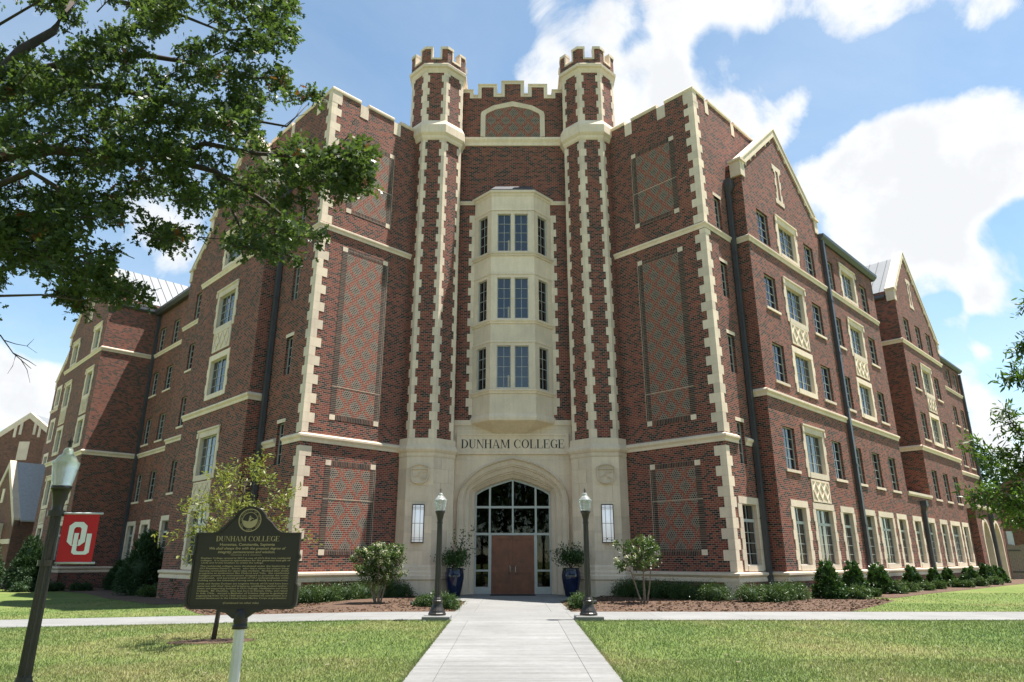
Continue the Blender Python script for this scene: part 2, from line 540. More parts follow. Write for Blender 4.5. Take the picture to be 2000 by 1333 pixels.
# ------------------------------------------------------------------ mesh helpers
class MB:
    def __init__(self):
        self.v = []
        self.f = []
        self.m = []
        self.cur = 0

    def poly(self, pts):
        i = len(self.v)
        self.v += [tuple(p) for p in pts]
        self.f.append(tuple(range(i, i + len(pts))))
        self.m.append(self.cur)

    def ring_loft(self, rings, closed=True, cap=(True, True)):
        n = len(rings[0])
        base = len(self.v)
        for r in rings:
            self.v += [tuple(p) for p in r]
        for k in range(len(rings) - 1):
            for j in range(n if closed else n - 1):
                a = base + k * n + j
                b = base + k * n + (j + 1) % n
                self.f.append((a, b, b + n, a + n)); self.m.append(self.cur)
        if cap[0]:
            self.f.append(tuple(base + j for j in reversed(range(n)))); self.m.append(self.cur)
        if cap[1]:
            o = base + (len(rings) - 1) * n
            self.f.append(tuple(o + j for j in range(n))); self.m.append(self.cur)

    def prism(self, xy, z0, z1, cap=(True, True)):
        self.ring_loft([[(x, y, z0) for x, y in xy], [(x, y, z1) for x, y in xy]], True, cap)

    def box(self, x0, x1, y0, y1, z0, z1):
        self.prism([(x0, y0), (x1, y0), (x1, y1), (x0, y1)], z0, z1)

    def fbox(self, fr, s0, s1, z0, z1, n0, n1):
        self.ring_loft([[fr.p(s0, n0, z), fr.p(s1, n0, z), fr.p(s1, n1, z), fr.p(s0, n1, z)] for z in (z0, z1)])

    def fpoly(self, fr, sz, n0, n1):
        """polygon in the wall plane (s, z) extruded from n0 to n1"""
        self.ring_loft([[fr.p(s, n, z) for s, z in sz] for n in (n0, n1)])

    def mould(self, fr, s0, s1, prof, m0=0, m1=0, n=0.0):
        r0 = [fr.p(s0 - m0 * pn, n + pn, z) for pn, z in prof]
        r1 = [fr.p(s1 + m1 * pn, n + pn, z) for pn, z in prof]
        self.ring_loft([r0, r1])

    def wall(self, fr, s0, s1, z0, z1, n=0.0, holes=(), depth=.28):
        ss = sorted({s0, s1, *[h[0] for h in holes], *[h[1] for h in holes]})
        zz = sorted({z0, z1, *[h[2] for h in holes], *[h[3] for h in holes]})
        ss = [s for s in ss if s0 - 1e-6 <= s <= s1 + 1e-6]
        zz = [z for z in zz if z0 - 1e-6 <= z <= z1 + 1e-6]
        for a, b in zip(ss, ss[1:]):
            for c, d in zip(zz, zz[1:]):
                ms, mz = (a + b) / 2, (c + d) / 2
                if any(h[0] < ms < h[1] and h[2] < mz < h[3] for h in holes):
                    continue
                self.poly([fr.p(a, n, c), fr.p(b, n, c), fr.p(b, n, d), fr.p(a, n, d)])
        for (a, b, c, d) in holes:
            m = n - depth
            self.poly([fr.p(a, n, c), fr.p(a, m, c), fr.p(a, m, d), fr.p(a, n, d)])
            self.poly([fr.p(b, n, c), fr.p(b, m, c), fr.p(b, m, d), fr.p(b, n, d)])
            self.poly([fr.p(a, n, d), fr.p(b, n, d), fr.p(b, m, d), fr.p(a, m, d)])
            self.poly([fr.p(a, n, c), fr.p(b, n, c), fr.p(b, m, c), fr.p(a, m, c)])

    def lathe(self, prof, seg=24, c=(0, 0, 0), flute=None):
        rings = []
        for r, z in prof:
            ring = []
            for k in range(seg):
                a = 2 * math.pi * k / seg
                rr = r
                if flute and flute[0] <= z <= flute[1] and k % 2:
                    rr = r * .86
                ring.append((c[0] + rr * math.cos(a), c[1] + rr * math.sin(a), c[2] + z))
            rings.append(ring)
        self.ring_loft(rings)

    def tube(self, pts, radii, seg=6):
        pts = [Vector(p) for p in pts]
        rings = []
        for i, p in enumerate(pts):
            d = (pts[min(i + 1, len(pts) - 1)] - pts[max(i - 1, 0)])
            if d.length < 1e-6:
                d = Vector((0, 0, 1))
            d.normalize()
            ref = Vector((0, 0, 1)) if abs(d.z) < .9 else Vector((1, 0, 0))
            a = d.cross(ref).normalized()
            b = d.cross(a)
            r = radii[i] if hasattr(radii, '__len__') else radii
            rings.append([p + (a * math.cos(2 * math.pi * k / seg) + b * math.sin(2 * math.pi * k / seg)) * r for k in range(seg)])
        self.ring_loft(rings)

    def build(self, name, mat, parent=None, smooth=False, uv=True, origin=None):
        me = bpy.data.meshes.new(name)
        vv = self.v
        if origin is not None:
            ox, oy, oz = origin
            vv = [(x - ox, y - oy, z - oz) for x, y, z in vv]
        me.from_pydata(vv, [], self.f)
        mats = mat if isinstance(mat, (list, tuple)) else [mat]
        for k in mats:
            me.materials.append(M[k])
        if len(mats) > 1:
            me.polygons.foreach_set('material_index', self.m)
        if uv:
            lay = me.uv_layers.new(name='UVMap')
            buf = np.zeros(len(me.loops) * 2)
            V = self.v
            for pl in me.polygons:
                nx, ny, nz = pl.normal
                h = math.hypot(nx, ny)
                for li in pl.loop_indices:
                    x, y, z = V[me.loops[li].vertex_index]
                    if h > .5:
                        buf[2 * li] = (-ny * x + nx * y) / h + 50.0
                        buf[2 * li + 1] = z + 20.0
                    else:
                        buf[2 * li] = x + 50
                        buf[2 * li + 1] = y + 20
            lay.data.foreach_set('uv', buf)
        if smooth:
            me.polygons.foreach_set('use_smooth', [True] * len(me.polygons))
        o = bpy.data.objects.new(name, me)
        COL.objects.link(o)
        if origin is not None:
            o.location = origin
        if parent is not None:
            o.parent = parent
            if origin is not None:
                o.location = Vector(origin) - world_loc(parent)
            elif parent.type == 'EMPTY' or parent.location.length > 0:
                o.location = -world_loc(parent)
        return o


def world_loc(o):
    l = Vector((0, 0, 0))
    while o is not None:
        l = l + o.location
        o = o.parent
    return l


class Fr:
    def __init__(self, O, t, n):
        self.O, self.t, self.n = O, t, n

    def p(self, s, n, z):
        return (self.O[0] + s * self.t[0] + n * self.n[0], self.O[1] + s * self.t[1] + n * self.n[1], z)


def thing(name, label, cat, loc=(0, 0, 0), group=None):
    o = bpy.data.objects.new(name, None)
    o.empty_display_size = .3
    COL.objects.link(o)
    o.location = loc
    tag(o, label, cat, group)
    return o


def tag(o, label=None, cat=None, group=None, kind=None):
    if label: o['label'] = label
    if cat: o['category'] = cat
    if group: o['group'] = group
    if kind: o['kind'] = kind
    return o


def zg(x, y):
    z = -.17 + (y - 11) * .0224 if y < 18.6 else 0.0
    return max(z, -.6) - .02 * min(16.0, max(0.0, -x - 4))


# ------------------------------------------------------------------ the college building
BLD = thing('college_building', 'red brick collegiate gothic college hall with limestone trim and twin entrance turrets', 'building', (0, 32, 0))
CX0, CY0 = 8.6, 27.57
FW = {1: Fr((CX0, CY0), (R2, R2), (R2, -R2)), -1: Fr((-CX0, CY0), (-R2, R2), (-R2, -R2))}      # wings
FP = {1: Fr((CX0, CY0), (-R2, R2), (-R2, -R2)), -1: Fr((-CX0, CY0), (R2, R2), (R2, -R2))}      # splayed panel walls
FC = Fr((0, 32.0), (1, 0), (0, -1))                                                            # entrance wall
ZB = -.9


def part(name, mat, fn, parent=None, smooth=False):
    mb = MB()
    fn(mb)
    return mb.build(name, mat, parent or BLD, smooth)


def belt_prof(z0, z1, pr=.11):
    h = z1 - z0
    return [(-.05, z0), (.035, z0), (.045, z0 + .30 * h), (pr, z0 + .52 * h), (pr, z0 + .72 * h), (pr * .7, z0 + .80 * h), (-.05, z1)]


def ledge_prof(z0=.67, z1=1.05, pr=.16):
    return [(-.05, z0), (.09, z0), (.09, z0 + .10), (.055, z0 + .16), (.10, z0 + .2), (pr, z0 + .25), (pr, z0 + .33), (-.05, z1)]


def window(fr, s0, s1, z0, z1, n, cols, rows, depth=.2, transom=None, mull=False, panes=False, sill=False,
           surround=None, hood=False, glass='glass', parent=None):
    fb = .038
    if glass == 'glass' and not panes:
        glass = random.choice(['glass', 'glass', 'glass_b'])
    g = n - depth
    mb = MB()
    for a, b, c, d in ((s0, s0 + fb, z0, z1), (s1 - fb, s1, z0, z1), (s0 + fb, s1 - fb, z0, z0 + fb), (s0 + fb, s1 - fb, z1 - fb, z1)):
        mb.fbox(fr, a, b, c, d, g - .04, g + .045)
    bands = [(z0 + fb, z1 - fb, rows)]
    if transom:
        mb.fbox(fr, s0 + fb, s1 - fb, transom - .06, transom + .06, g - .04, g + .05)
        bands = [(z0 + fb, transom - .06, rows), (transom + .06, z1 - fb, 1)]
    t = .0095
    cells = []
    xs = [s0 + fb + (s1 - s0 - 2 * fb) * k / cols for k in range(cols + 1)]
    for (a, b, r) in bands:
        zs = [a + (b - a) * k / r for k in range(r + 1)]
        for k in range(1, cols):
            w = .028 if (mull and k * 2 == cols) else t
            mb.fbox(fr, xs[k] - w, xs[k] + w, a, b, g - .02, g + (.04 if w > t else .03))
        for k in range(1, r):
            for j in range(cols):
                wl = (.028 if (mull and j * 2 == cols) else t) if j else 0
                wr = (.028 if (mull and (j + 1) * 2 == cols) else t) if j + 1 < cols else 0
                mb.fbox(fr, xs[j] + wl, xs[j + 1] - wr, zs[k] - t, zs[k] + t, g - .02, g + .028)
        for j in range(cols):
            for k in range(r):
                cells.append((xs[j], xs[j + 1], zs[k], zs[k + 1]))
    w = mb.build('window', 'frame', parent or BLD)
    if panes:
        for c in cells:
            tilt = random.uniform(-.0035, .0035)
            pm = MB()
            pm.ring_loft([[fr.p(c[0], g - .012 + tilt, c[2]), fr.p(c[1], g - .012 - tilt, c[2]), fr.p(c[1], g - .012, c[3]), fr.p(c[0], g - .012, c[3])],
                          [fr.p(c[0], g + .002 + tilt, c[2]), fr.p(c[1], g + .002 - tilt, c[2]), fr.p(c[1], g + .002, c[3]), fr.p(c[0], g + .002, c[3])]])
            pm.build('pane', glass, w, uv=False)
    else:
        pm = MB()
        pm.fbox(fr, s0 + .02, s1 - .02, z0 + .02, z1 - .02, g - .012, g + .002)
        pm.build('pane', glass, w, uv=False)
    if sill:
        sm = MB()
        sm.ring_loft([[fr.p(s0 - .13, n - depth, z0 - .15), fr.p(s1 + .13, n - depth, z0 - .15), fr.p(s1 + .13, n + .055, z0 - .15), fr.p(s0 - .13, n + .055, z0 - .15)],
                      [fr.p(s0 - .13, n - depth, z0 + .012), fr.p(s1 + .13, n - depth, z0 + .012), fr.p(s1 + .13, n + .055, z0 - .03), fr.p(s0 - .13, n + .055, z0 - .03)]])
        sm.build('sill', 'stone', w)
    if surround:
        S0, S1, Z0, Z1 = surround
        sm = MB()
        zc = Z0
        k = 0
        while zc < Z1 - .3:
            ze = min(zc + .4065, Z1 - .28) if Z1 - .28 - zc > .55 else Z1 - .28
            e = .075 if k % 2 else 0.0
            sm.fbox(fr, S0 - e, s0, zc, ze - .006, n - depth, n + .03)
            sm.fbox(fr, s1, S1 + e, zc, ze - .006, n - depth, n + .03)
            zc = ze
            k += 1
        sm.fbox(fr, S0, S1, Z1 - .28, Z1, n - .06, n + .034)
        sm.fbox(fr, s0 - .02, s1 + .02, z1, Z1 - .281, n - depth, n + .028)
        sm.fbox(fr, s0, s1, Z0 - .02, z0, n - depth, n + .05)
        if hood:
            sm.mould(fr, S0 - .06, S1 + .06, [(.034, Z1 - .08), (.10, Z1 - .03), (.10, Z1 + .04), (.0, Z1 + .07)], 0, 0, n)
            for a, b in ((S0 - .10, S0 + .05), (S1 - .05, S1 + .10)):
                sm.fbox(fr, a, b, Z1 - .34, Z1 - .09, n + .034, n + .09)
        sm.build('stone_surround', 'stone', w)
    return w


F5, F4, F3, F2, F1 = (16.12, 17.87), (12.75, 14.45), (9.22, 11.03), (5.27, 7.13), (1.28, 3.66)


def lozenge(fr, c, z0, z1, n, w=2.04):
    def fn(mb):
        a, b = c - w / 2, c + w / 2
        mb.fbox(fr, a, b, z0, z1, n - .05, n + .018)
        for (p, q, r, s) in ((a, a + .1, z0, z1), (b - .1, b, z0, z1), (a + .1, b - .1, z0, z0 + .09), (a + .1, b - .1, z1 - .09, z1)):
            mb.fbox(fr, p, q, r, s, n + .018, n + .045)
        A, B, C, D = a + .14, b - .14, z0 + .13, z1 - .13
        per = (B - A) / 3
        for k in range(3):
            x = A + per * k
            for i, (p, q) in enumerate((((x, (C + D) / 2), (x + per / 2, D)), ((x + per / 2, D), (x + per, (C + D) / 2)), ((x + per, (C + D) / 2), (x + per / 2, C)), ((x + per / 2, C), (x, (C + D) / 2)))):
                dx, dz = q[0] - p[0], q[1] - p[1]
                l = math.hypot(dx, dz)
                ox, oz = -dz / l * .032, dx / l * .032
                mb.fpoly(fr, [(p[0] + ox, p[1] + oz), (q[0] + ox, q[1] + oz), (q[0] - ox, q[1] - oz), (p[0] - ox, p[1] - oz)], n + .018, n + .055 + .002 * i)
    part('lozenge_panel', 'stone', fn)


def ornament(fr, c, n, z0=19.15, z1=21.45):
    def fn(mb):
        w = .5
        mb.fbox(fr, c - w, c + w, z1 - .28, z1, n - .05, n + .03)
        mb.fbox(fr, c - w, c + w, z0, z0 + .26, n - .05, n + .03)
        z = z0 + .26
        k = 0
        while z < z1 - .285:
            ze = min(z + .4065, z1 - .28)
            e = .26 if k % 2 else .36
            mb.fbox(fr, c - e, c - .15, z, ze, n - .05, n + .03)
            mb.fbox(fr, c + .15, c + e, z, ze, n - .05, n + .03)
            z = ze; k += 1
        mb.fbox(fr, c - .15, c + .15, z0 + .26, z1 - .28, n - .05, n - .004)
    part('stone_ornament', 'stone', fn)


def gable(fr, sL, sR, zf, sA, zA, n, back=9.0, zfR=None, seams=False, teeth=True):
    """raked stone coping, kneelers and the metal roof behind it"""
    zfR = zf if zfR is None else zfR
    for (sf, z, sg) in ((sL, zf, -1), (sR, zfR, 1)):
        dx, dz = sf - sA, z - zA
        l = math.hypot(dx, dz)
        ux, uz = dx / l, dz / l
        px, pz = (uz, -ux) if sg > 0 else (-uz, ux)      # points below the slope
        if pz > 0:
            px, pz = -px, -pz

        def cop(mb):
            a, b = (sA, zA), (sf, z)
            mb.fpoly(fr, [a, b, (b[0] + px * .30, b[1] + pz * .30), (sA, zA - .42)], n - .50, n + .07)
            mb.fpoly(fr, [(sA, zA + .10), (sf + ux * .1, z + uz * .1 + .10), (sf + ux * .1, z + uz * .1 + .004), (sA, zA + .004)], n - .54, n + .11)
        part('gable_coping', 'stone', cop)
        if teeth:
            for q in (.16, .30, .62, .76, .9):
                def tooth(mb):
                    x, zz = sA + dx * q + px * .22, zA + dz * q + pz * .22
                    mb.fpoly(fr, [(x - ux * .26, zz - uz * .26), (x + ux * .26, zz + uz * .26), (x + ux * .26 - sg * .30, zz + uz * .26 - .06)], n - .05, n + .03)
                part('coping_tooth', 'stone', tooth)

        def kne(mb):
            mb.fbox(fr, sf - .38 if sg > 0 else sf - .06, sf + .06 if sg > 0 else sf + .38, z - .80, z - .02, n - .50, n + .05)
            mb.fbox(fr, sf - .44 if sg > 0 else sf - .14, sf + .14 if sg > 0 else sf + .44, z - .02, z + .10, n - .54, n + .13)
        part('kneeler_stone', 'stone', kne)

        def rf(mb):
            e = .12
            mb.poly([fr.p(sA, n - .5, zA - .30), fr.p(sf, n - .5, z - .30), fr.p(sf, n - back, z - .30), fr.p(sA, n - back, zA - .30)])
            mb.poly([fr.p(sA, n - .5, zA - .36), fr.p(sf, n - .5, z - .36), fr.p(sf, n - back, z - .36), fr.p(sA, n - back, zA - .36)])
        r = part('roof', 'roof', rf)
        k = 0
        q = n - 1.0
        while q > n - back:
            def sm(mb):
                mb.ring_loft([[fr.p(sA, q, zA - .30), fr.p(sA, q - .035, zA - .30), fr.p(sA, q - .035, zA - .25), fr.p(sA, q, zA - .25)],
                              [fr.p(sf, q, z - .30), fr.p(sf, q - .035, z - .30), fr.p(sf, q - .035, z - .25), fr.p(sf, q, z - .25)]])
            if seams:
                part('roof_seam', 'roof_seam', sm, r)
            q -= .62


def gable_wall(mb, fr, sL, sR, z0, zf, sA, zA, n, zfR=None):
    zfR = zf if zfR is None else zfR
    mb.poly([fr.p(sL, n, z0), fr.p(sR, n, z0), fr.p(sR, n, zfR - .1), fr.p(sA, n, zA - .1), fr.p(sL, n, zf - .1)])


def downspout(fr, s, n, z0, z1, head=True, w=.225, seg=None):
    def fn(mb):
        mb.fbox(fr, s - w / 2, s + w / 2, z0, z1, n + .02, n + .02 + w * .8)
    d = part('downspout', 'lead', fn)
    if head:
        def hd(mb):
            mb.ring_loft([[fr.p(s - w * .5, n + .01, z1), fr.p(s + w * .5, n + .01, z1), fr.p(s + w * .5, n + .02 + w * .9, z1), fr.p(s - w * .5, n + .02 + w * .9, z1)],
                          [fr.p(s - w * .9, n + .01, z1 + .28), fr.p(s + w * .9, n + .01, z1 + .28), fr.p(s + w * .9, n + w * 1.5, z1 + .28), fr.p(s - w * .9, n + w * 1.5, z1 + .28)],
                          [fr.p(s - w * .9, n + .01, z1 + .62), fr.p(s + w * .9, n + .01, z1 + .62), fr.p(s + w * .9, n + w * 1.5, z1 + .62), fr.p(s - w * .9, n + w * 1.5, z1 + .62)]])
        part('leader_head', 'lead', hd, d)
    for k in range(1, int((z1 - z0) / 3)):
        part('strap', 'lead', lambda mb: mb.fbox(fr, s - w * .62, s + w * .62, z0 + 3 * k, z0 + 3 * k + .06, n, n + .05 + w * .8), d)


def narrow(fr, c, fl, n, holes, wins, sill=True, w=1.2, panes=False, glass='glass'):
    holes.append((c - w / 2, c + w / 2, fl[0], fl[1]))
    wins.append(dict(s0=c - w / 2, s1=c + w / 2, z0=fl[0], z1=fl[1], cols=2, rows=4, depth=.16, sill=sill, panes=panes, glass=glass))


def wide(fr, c, fl, n, holes, wins, outer, hood=False, panes=False, w=1.94, ow=2.42, transom=None, glass='glass', cols=4):
    e = .05
    holes.append((c - w / 2 - e, c + w / 2 + e, fl[0] - e, fl[1] + e))
    wins.append(dict(s0=c - w / 2, s1=c + w / 2, z0=fl[0], z1=fl[1], cols=cols, rows=4, depth=.17, mull=cols == 4, panes=panes, hood=hood,
                     surround=(c - ow / 2, c + ow / 2, outer[0], outer[1]), transom=transom, glass=glass))


def wall_part(fr, s0, s1, z0, z1, n, holes, wins, extra=None, name='brick_wall'):
    def fn(mb):
        mb.wall(fr, s0, s1, z0, z1, n, holes, .30)
        if extra:
            extra(mb)
    w = part(name, 'brick', fn)
    for k in wins:
        window(fr, n=n, **k)
    return w


def std_bay(fr, n, sN1, sW, sN2, holes, wins, panes=False, low_wide=True, five='std', glass='glass'):
    for c in (sN1, sN2):
        if c is None:
            continue
        narrow(fr, c, F5, n, holes, wins, False, panes=panes, glass=glass)
        narrow(fr, c, F4, n, holes, wins, panes=panes, glass=glass)
        narrow(fr, c, F3, n, holes, wins, panes=panes, glass=glass)
        narrow(fr, c, F2, n, holes, wins, panes=panes, glass=glass)
    if five == 'narrow':
        narrow(fr, sW, F5, n, holes, wins, False, panes=panes, glass=glass)
    else:
        wide(fr, sW, (16.2, 17.87), n, holes, wins, (16.06, 18.22), True, panes, glass=glass)
    wide(fr, sW, (12.74, 14.45), n, holes, wins, (12.52, 14.80), True, panes, glass=glass)
    wide(fr, sW, (9.22, 10.98), n, holes, wins, (9.0, 11.28), False, panes, glass=glass)
    lozenge(fr, sW, 11.42, 12.5, n)
    if low_wide:
        wide(fr, sW, (5.30, 7.12), n, holes, wins, (5.06, 7.45), True, panes, glass=glass)
        lozenge(fr, sW, 3.98, 4.98, n)
    else:
        narrow(fr, sW, F2, n, holes, wins, glass=glass)


def ground_win(fr, c, n, holes, wins, big=False, panes=False, glass='glass'):
    w, ow = (1.90, 2.38) if big else (1.22, 1.74)
    wide(fr, c, F1, n, holes, wins, (1.08, 3.94), False, panes, w, ow, 3.02, glass, 4 if big else 2)


# ---- tower blocks either side of the entrance (splayed panel wall + first piece of each wing)
TOWER_TOP = 22.72
for sg in (1, -1):
    fp, fw = FP[sg], FW[sg]
    s_in = 2.65 if sg > 0 else 3.7
    slit = 1.12 if sg > 0 else 1.56
    part('brick_wall', 'brick', lambda mb: mb.wall(fp, 0, 5.6, ZB, TOWER_TOP, 0))
    holes, wins = [], []
    for fl in ((16.1, 17.74), (12.7, 14.4), (9.2, 10.95), (5.3, 7.07)):
        holes.append((slit, slit + .58, fl[0], fl[1]))
        wins.append(dict(s0=slit, s1=slit + .58, z0=fl[0], z1=fl[1], cols=2, rows=4, depth=.17))
    if sg > 0:
        wide(fw, 1.45, F1, 0, holes, wins, (1.08, 3.94), False, True, 1.22, 1.74, 3.02, cols=2)
    wall_part(fw, 0, 9.0, ZB, TOWER_TOP, 0, holes, wins)
    for fl in ((16.1, 17.74), (12.7, 14.4), (9.2, 10.95), (5.3, 7.07)):
        part('slit_lintel', 'stone', lambda mb: mb.fbox(fw, slit - .08, slit + .66, fl[1], fl[1] + .16, -.2, .012))
    part('flat_roof', 'lead', lambda mb: mb.poly([fw.p(0.1, -.1, 22.3), fw.p(9, -.1, 22.3), fw.p(9, -9, 22.3), fp.p(5.6, -.1, 22.3)]))
    part('brick_wall', 'brick', lambda mb: mb.wall(Fr(fw.p(9, 0, 0)[:2], (-fw.n[0], -fw.n[1]), fw.t), 0, 9, 18, TOWER_TOP))
    # string courses, base ledge
    for z0, z1, pr in ((6.10, 6.49, .12), (15.68, 16.02, .11)):
        part('belt_course', 'stone', lambda mb: mb.mould(fp, 0, 4.98, belt_prof(z0, z1, pr), 1, 0))
        if z0 < 10:
            part('belt_course', 'stone', lambda mb: mb.mould(fw, 0, slit - .02, belt_prof(z0, z1, pr), 1, 0))
            part('belt_course', 'stone', lambda mb: mb.mould(fw, slit + .60, s_in, belt_prof(z0, z1, pr), 0, 0))
        else:
            part('belt_course', 'stone', lambda mb: mb.mould(fw, 0, s_in, belt_prof(z0, z1, pr), 1, 0))
    part('base_ledge', 'stone', lambda mb: mb.mould(fp, 0, 4.9, ledge_prof(), 1, 0))
    part('base_ledge', 'stone', lambda mb: mb.mould(fw, 0, s_in, ledge_prof(), 1, 0))
    part('brick_plinth', 'brick', lambda mb: mb.fbox(fp, .0, 4.9, ZB, .67, -.05, .06))
    part('brick_plinth', 'brick', lambda mb: mb.fbox(fw, .0, s_in, ZB, .67, -.05, .06))
    part('plinth_corner_stone', 'stone', lambda mb: mb.prism([fp.p(.55, .072, 0)[:2], fw.p(-.072, .072, 0)[:2], fw.p(.32, .072, 0)[:2], fw.p(.32, -.1, 0)[:2], fp.p(.55, -.1, 0)[:2]], ZB, .668))
    # quoins
    z = 1.05
    k = 0
    while z < 22.7:
        ze = min(z + .4065, 22.9)
        if not any(a - .02 < z + .2 < b + .02 for a, b in ((6.08, 6.5), (15.66, 16.03))):
            for a, b in ((6.08, 6.5), (15.66, 16.03)):
                if z < a < ze:
                    ze = a
            la, lb = (.52, .27) if k % 2 else (.28, .44)
            pr = .014
            mbq = MB()
            mbq.prism([fp.p(la, pr, 0)[:2], fw.p(-pr, pr, 0)[:2], fw.p(lb, pr, 0)[:2], fw.p(lb, -.06, 0)[:2], fw.p(.06, -.06, 0)[:2], fp.p(la, -.06, 0)[:2]], z, ze - .005)
            mbq.build('quoin_stone', 'stone', BLD)
            k += 1
            z = ze
        else:
            z = 6.49 if z < 10 else 16.02
    # parapet: merlons, low crenels with hanging stones
    for fr, segs in ((fp, [(0, 1.54), (2.0, 3.53), (3.95, 5.3)]), (fw, [(0, 1.10), (1.42, 3.70), (4.02, 6.3), (6.62, 9.0)])):
        for i, (a, b) in enumerate(segs):
            part('merlon', 'brick', lambda mb: mb.fbox(fr, a, b, TOWER_TOP - .01, 22.98, -.34, -.001))
            part('merlon_coping', 'stone', lambda mb: mb.mould(fr, a - .0, b + .0, [(-.40, 22.98), (.02, 22.98), (.06, 23.04), (.06, 23.13), (0, 23.21), (-.40, 23.21)], 1 if i == 0 else 0, 0))
            if i + 1 < len(segs):
                c = segs[i + 1][0]
                part('crenel_stone', 'stone', lambda mb: mb.fbox(fr, b - .0, c + .0, 22.26, 22.96, -.34, .022))
    part('parapet_corner_stone', 'stone', lambda mb: mb.prism([fp.p(.5, .02, 0)[:2], fw.p(-.02, .02, 0)[:2], fw.p(.34, .02, 0)[:2], fw.p(.34, -.3, 0)[:2], fp.p(.5, -.3, 0)[:2]], 22.36, 22.978))
    # diapered brick panels in soldier-course frames
    for (z0, z1) in ((1.67, 5.45), (7.14, 15.14), (16.9, 21.02)):
        a, b, e, h = 1.20, 3.66, .26, .22
        part('diaper_panel', 'diaper', lambda mb: mb.fbox(fp, a + e, b - e, z0 + h, z1 - h, -.05, .004))
        for (p, q) in ((a, a + e), (b - e, b)):
            part('stack_bond_strip', 'brick_dark', lambda mb: mb.fbox(fp, p, q, z0 + h, z1 - h, -.05, .010))
        for (p, q) in ((z0, z0 + h), (z1 - h, z1)):
            part('soldier_course', 'soldier', lambda mb: mb.fbox(fp, a + e, b - e, p, q, -.05, .012))
            for (r, s) in ((a, a + e), (b - e, b)):
                part('corner_stone', 'stone', lambda mb: mb.fbox(fp, r, s, p, q, -.05, .016))
        jz = z0 + (z1 - z0) * (.58 if z0 < 2 else .18 if z0 < 10 else .45)
        part('control_joint', 'stone', lambda mb: mb.fbox(fp, a + .01, b - .01, jz, jz + .014, -.02, .0145))
        part('control_joint', 'stone', lambda mb: mb.fbox(fp, b + .012, b + .024, z0 + h, z1 - h, -.02, .004))

# ---- sunlit wing
fw = FW[1]
N0 = .75
holes, wins = [], []
std_bay(fw, N0, 4.45, 7.15, 9.95, holes, wins, panes=True)
for c, b in ((4.6, 0), (7.22, 1), (10.08, 0)):
    ground_win(fw, c, N0, holes, wins, b, True)
wall_part(fw, 2.65, 11.65, ZB, 19.2, N0, holes, wins, lambda mb: gable_wall(mb, fw, 2.65, 11.65, 19.2, 19.95, 7.05, 23.7, N0))
part('brick_wall', 'brick', lambda mb: mb.wall(Fr(fw.p(2.65, 0, 0)[:2], fw.n, (-fw.t[0], -fw.t[1])), 0, N0, ZB, 19.9))
gable(fw, 2.60, 11.68, 19.95, 7.05, 23.8, N0)
ornament(fw, 6.9, N0)
holes, wins = [], []
std_bay(fw, N0, 12.75, 15.55, 18.2, holes, wins, low_wide=False)
for c, b in ((13.08, 0), (15.65, 1), (18.25, 0)):
    ground_win(fw, c, N0, holes, wins, b)
wall_part(fw, 11.652, 20.15, ZB, 19.1, N0, holes, wins)
part('gutter', 'lead', lambda mb: mb.mould(fw, 11.7, 20.42, [(-.3, 18.82), (.12, 18.82), (.30, 19.0), (.32, 19.16), (-.3, 19.16)], 0, 0, N0))
part('roof', 'roof', lambda mb: mb.poly([fw.p(11.7, N0 + .2, 19.17), fw.p(20.4, N0 + .2, 19.17), fw.p(20.4, -8, 21.2), fw.p(11.7, -8, 21.2)]))
for k in range(3):
    part('roof_coping_block', 'stone', lambda mb: mb.fbox(fw, 13.2 + 2.3 * k, 14.9 + 2.3 * k, 19.2, 20.55 - .06 * k, -1.9, -1.4))
part('brick_wall', 'brick', lambda mb: mb.wall(Fr(fw.p(20.15, 0, 0)[:2], fw.n, fw.t), -4, N0, ZB, 19.1))
# low infill between the bays
holes, wins = [], []
for c in (21.1, 23.85):
    ground_win(fw, c, N0, holes, wins)
wall_part(fw, 20.152, 24.9, ZB, 5.16, N0, holes, wins)
part('infill_coping', 'stone', lambda mb: mb.mould(fw, 20.16, 24.96, [(-.5, 5.12), (.02, 5.12), (.10, 5.22), (.10, 5.36), (-.5, 5.42)], 0, 0, N0))
part('infill_roof', 'lead', lambda mb: mb.poly([fw.p(20.15, N0 - .3, 5.30), fw.p(24.9, N0 - .3, 5.30), fw.p(24.9, -4, 5.34), fw.p(20.15, -4, 5.34)]))
part('brick_wall', 'brick', lambda mb: mb.wall(fw, 20.1, 25.0, 5.0, 19.0, -4))
# second gabled bay
holes, wins = [], []
std_bay(fw, N0, 26.65, 29.3, 31.9, holes, wins, low_wide=False, five='narrow')
for c, b in ((26.65, 0), (29.45, 1), (32.05, 0)):
    ground_win(fw, c, N0, holes, wins, b)
wall_part(fw, 24.902, 34.3, ZB, 17.95, N0, holes, wins, lambda mb: mb.poly([fw.p(24.902, N0, 17.95), fw.p(34.3, N0, 17.95), fw.p(33.3, N0, 18.9), fw.p(28.75, N0, 23.5), fw.p(24.902, N0, 19.6)]))
part('brick_wall', 'brick', lambda mb: mb.wall(Fr(fw.p(24.9, 0, 0)[:2], fw.n, (-fw.t[0], -fw.t[1])), -4, N0, ZB, 19.6))
gable(fw, 24.85, 34.35, 19.6, 28.75, 23.65, N0, zfR=17.6, seams=True)
ornament(fw, 28.9, N0)
part('gutter', 'lead', lambda mb: mb.mould(Fr(fw.p(24.9, 0, 0)[:2], (-fw.n[0], -fw.n[1]), (-fw.t[0], -fw.t[1])), -N0 + .6, 4, [(-.1, 19.0), (.12, 19.0), (.25, 19.12), (.25, 19.3), (-.1, 19.3)]))
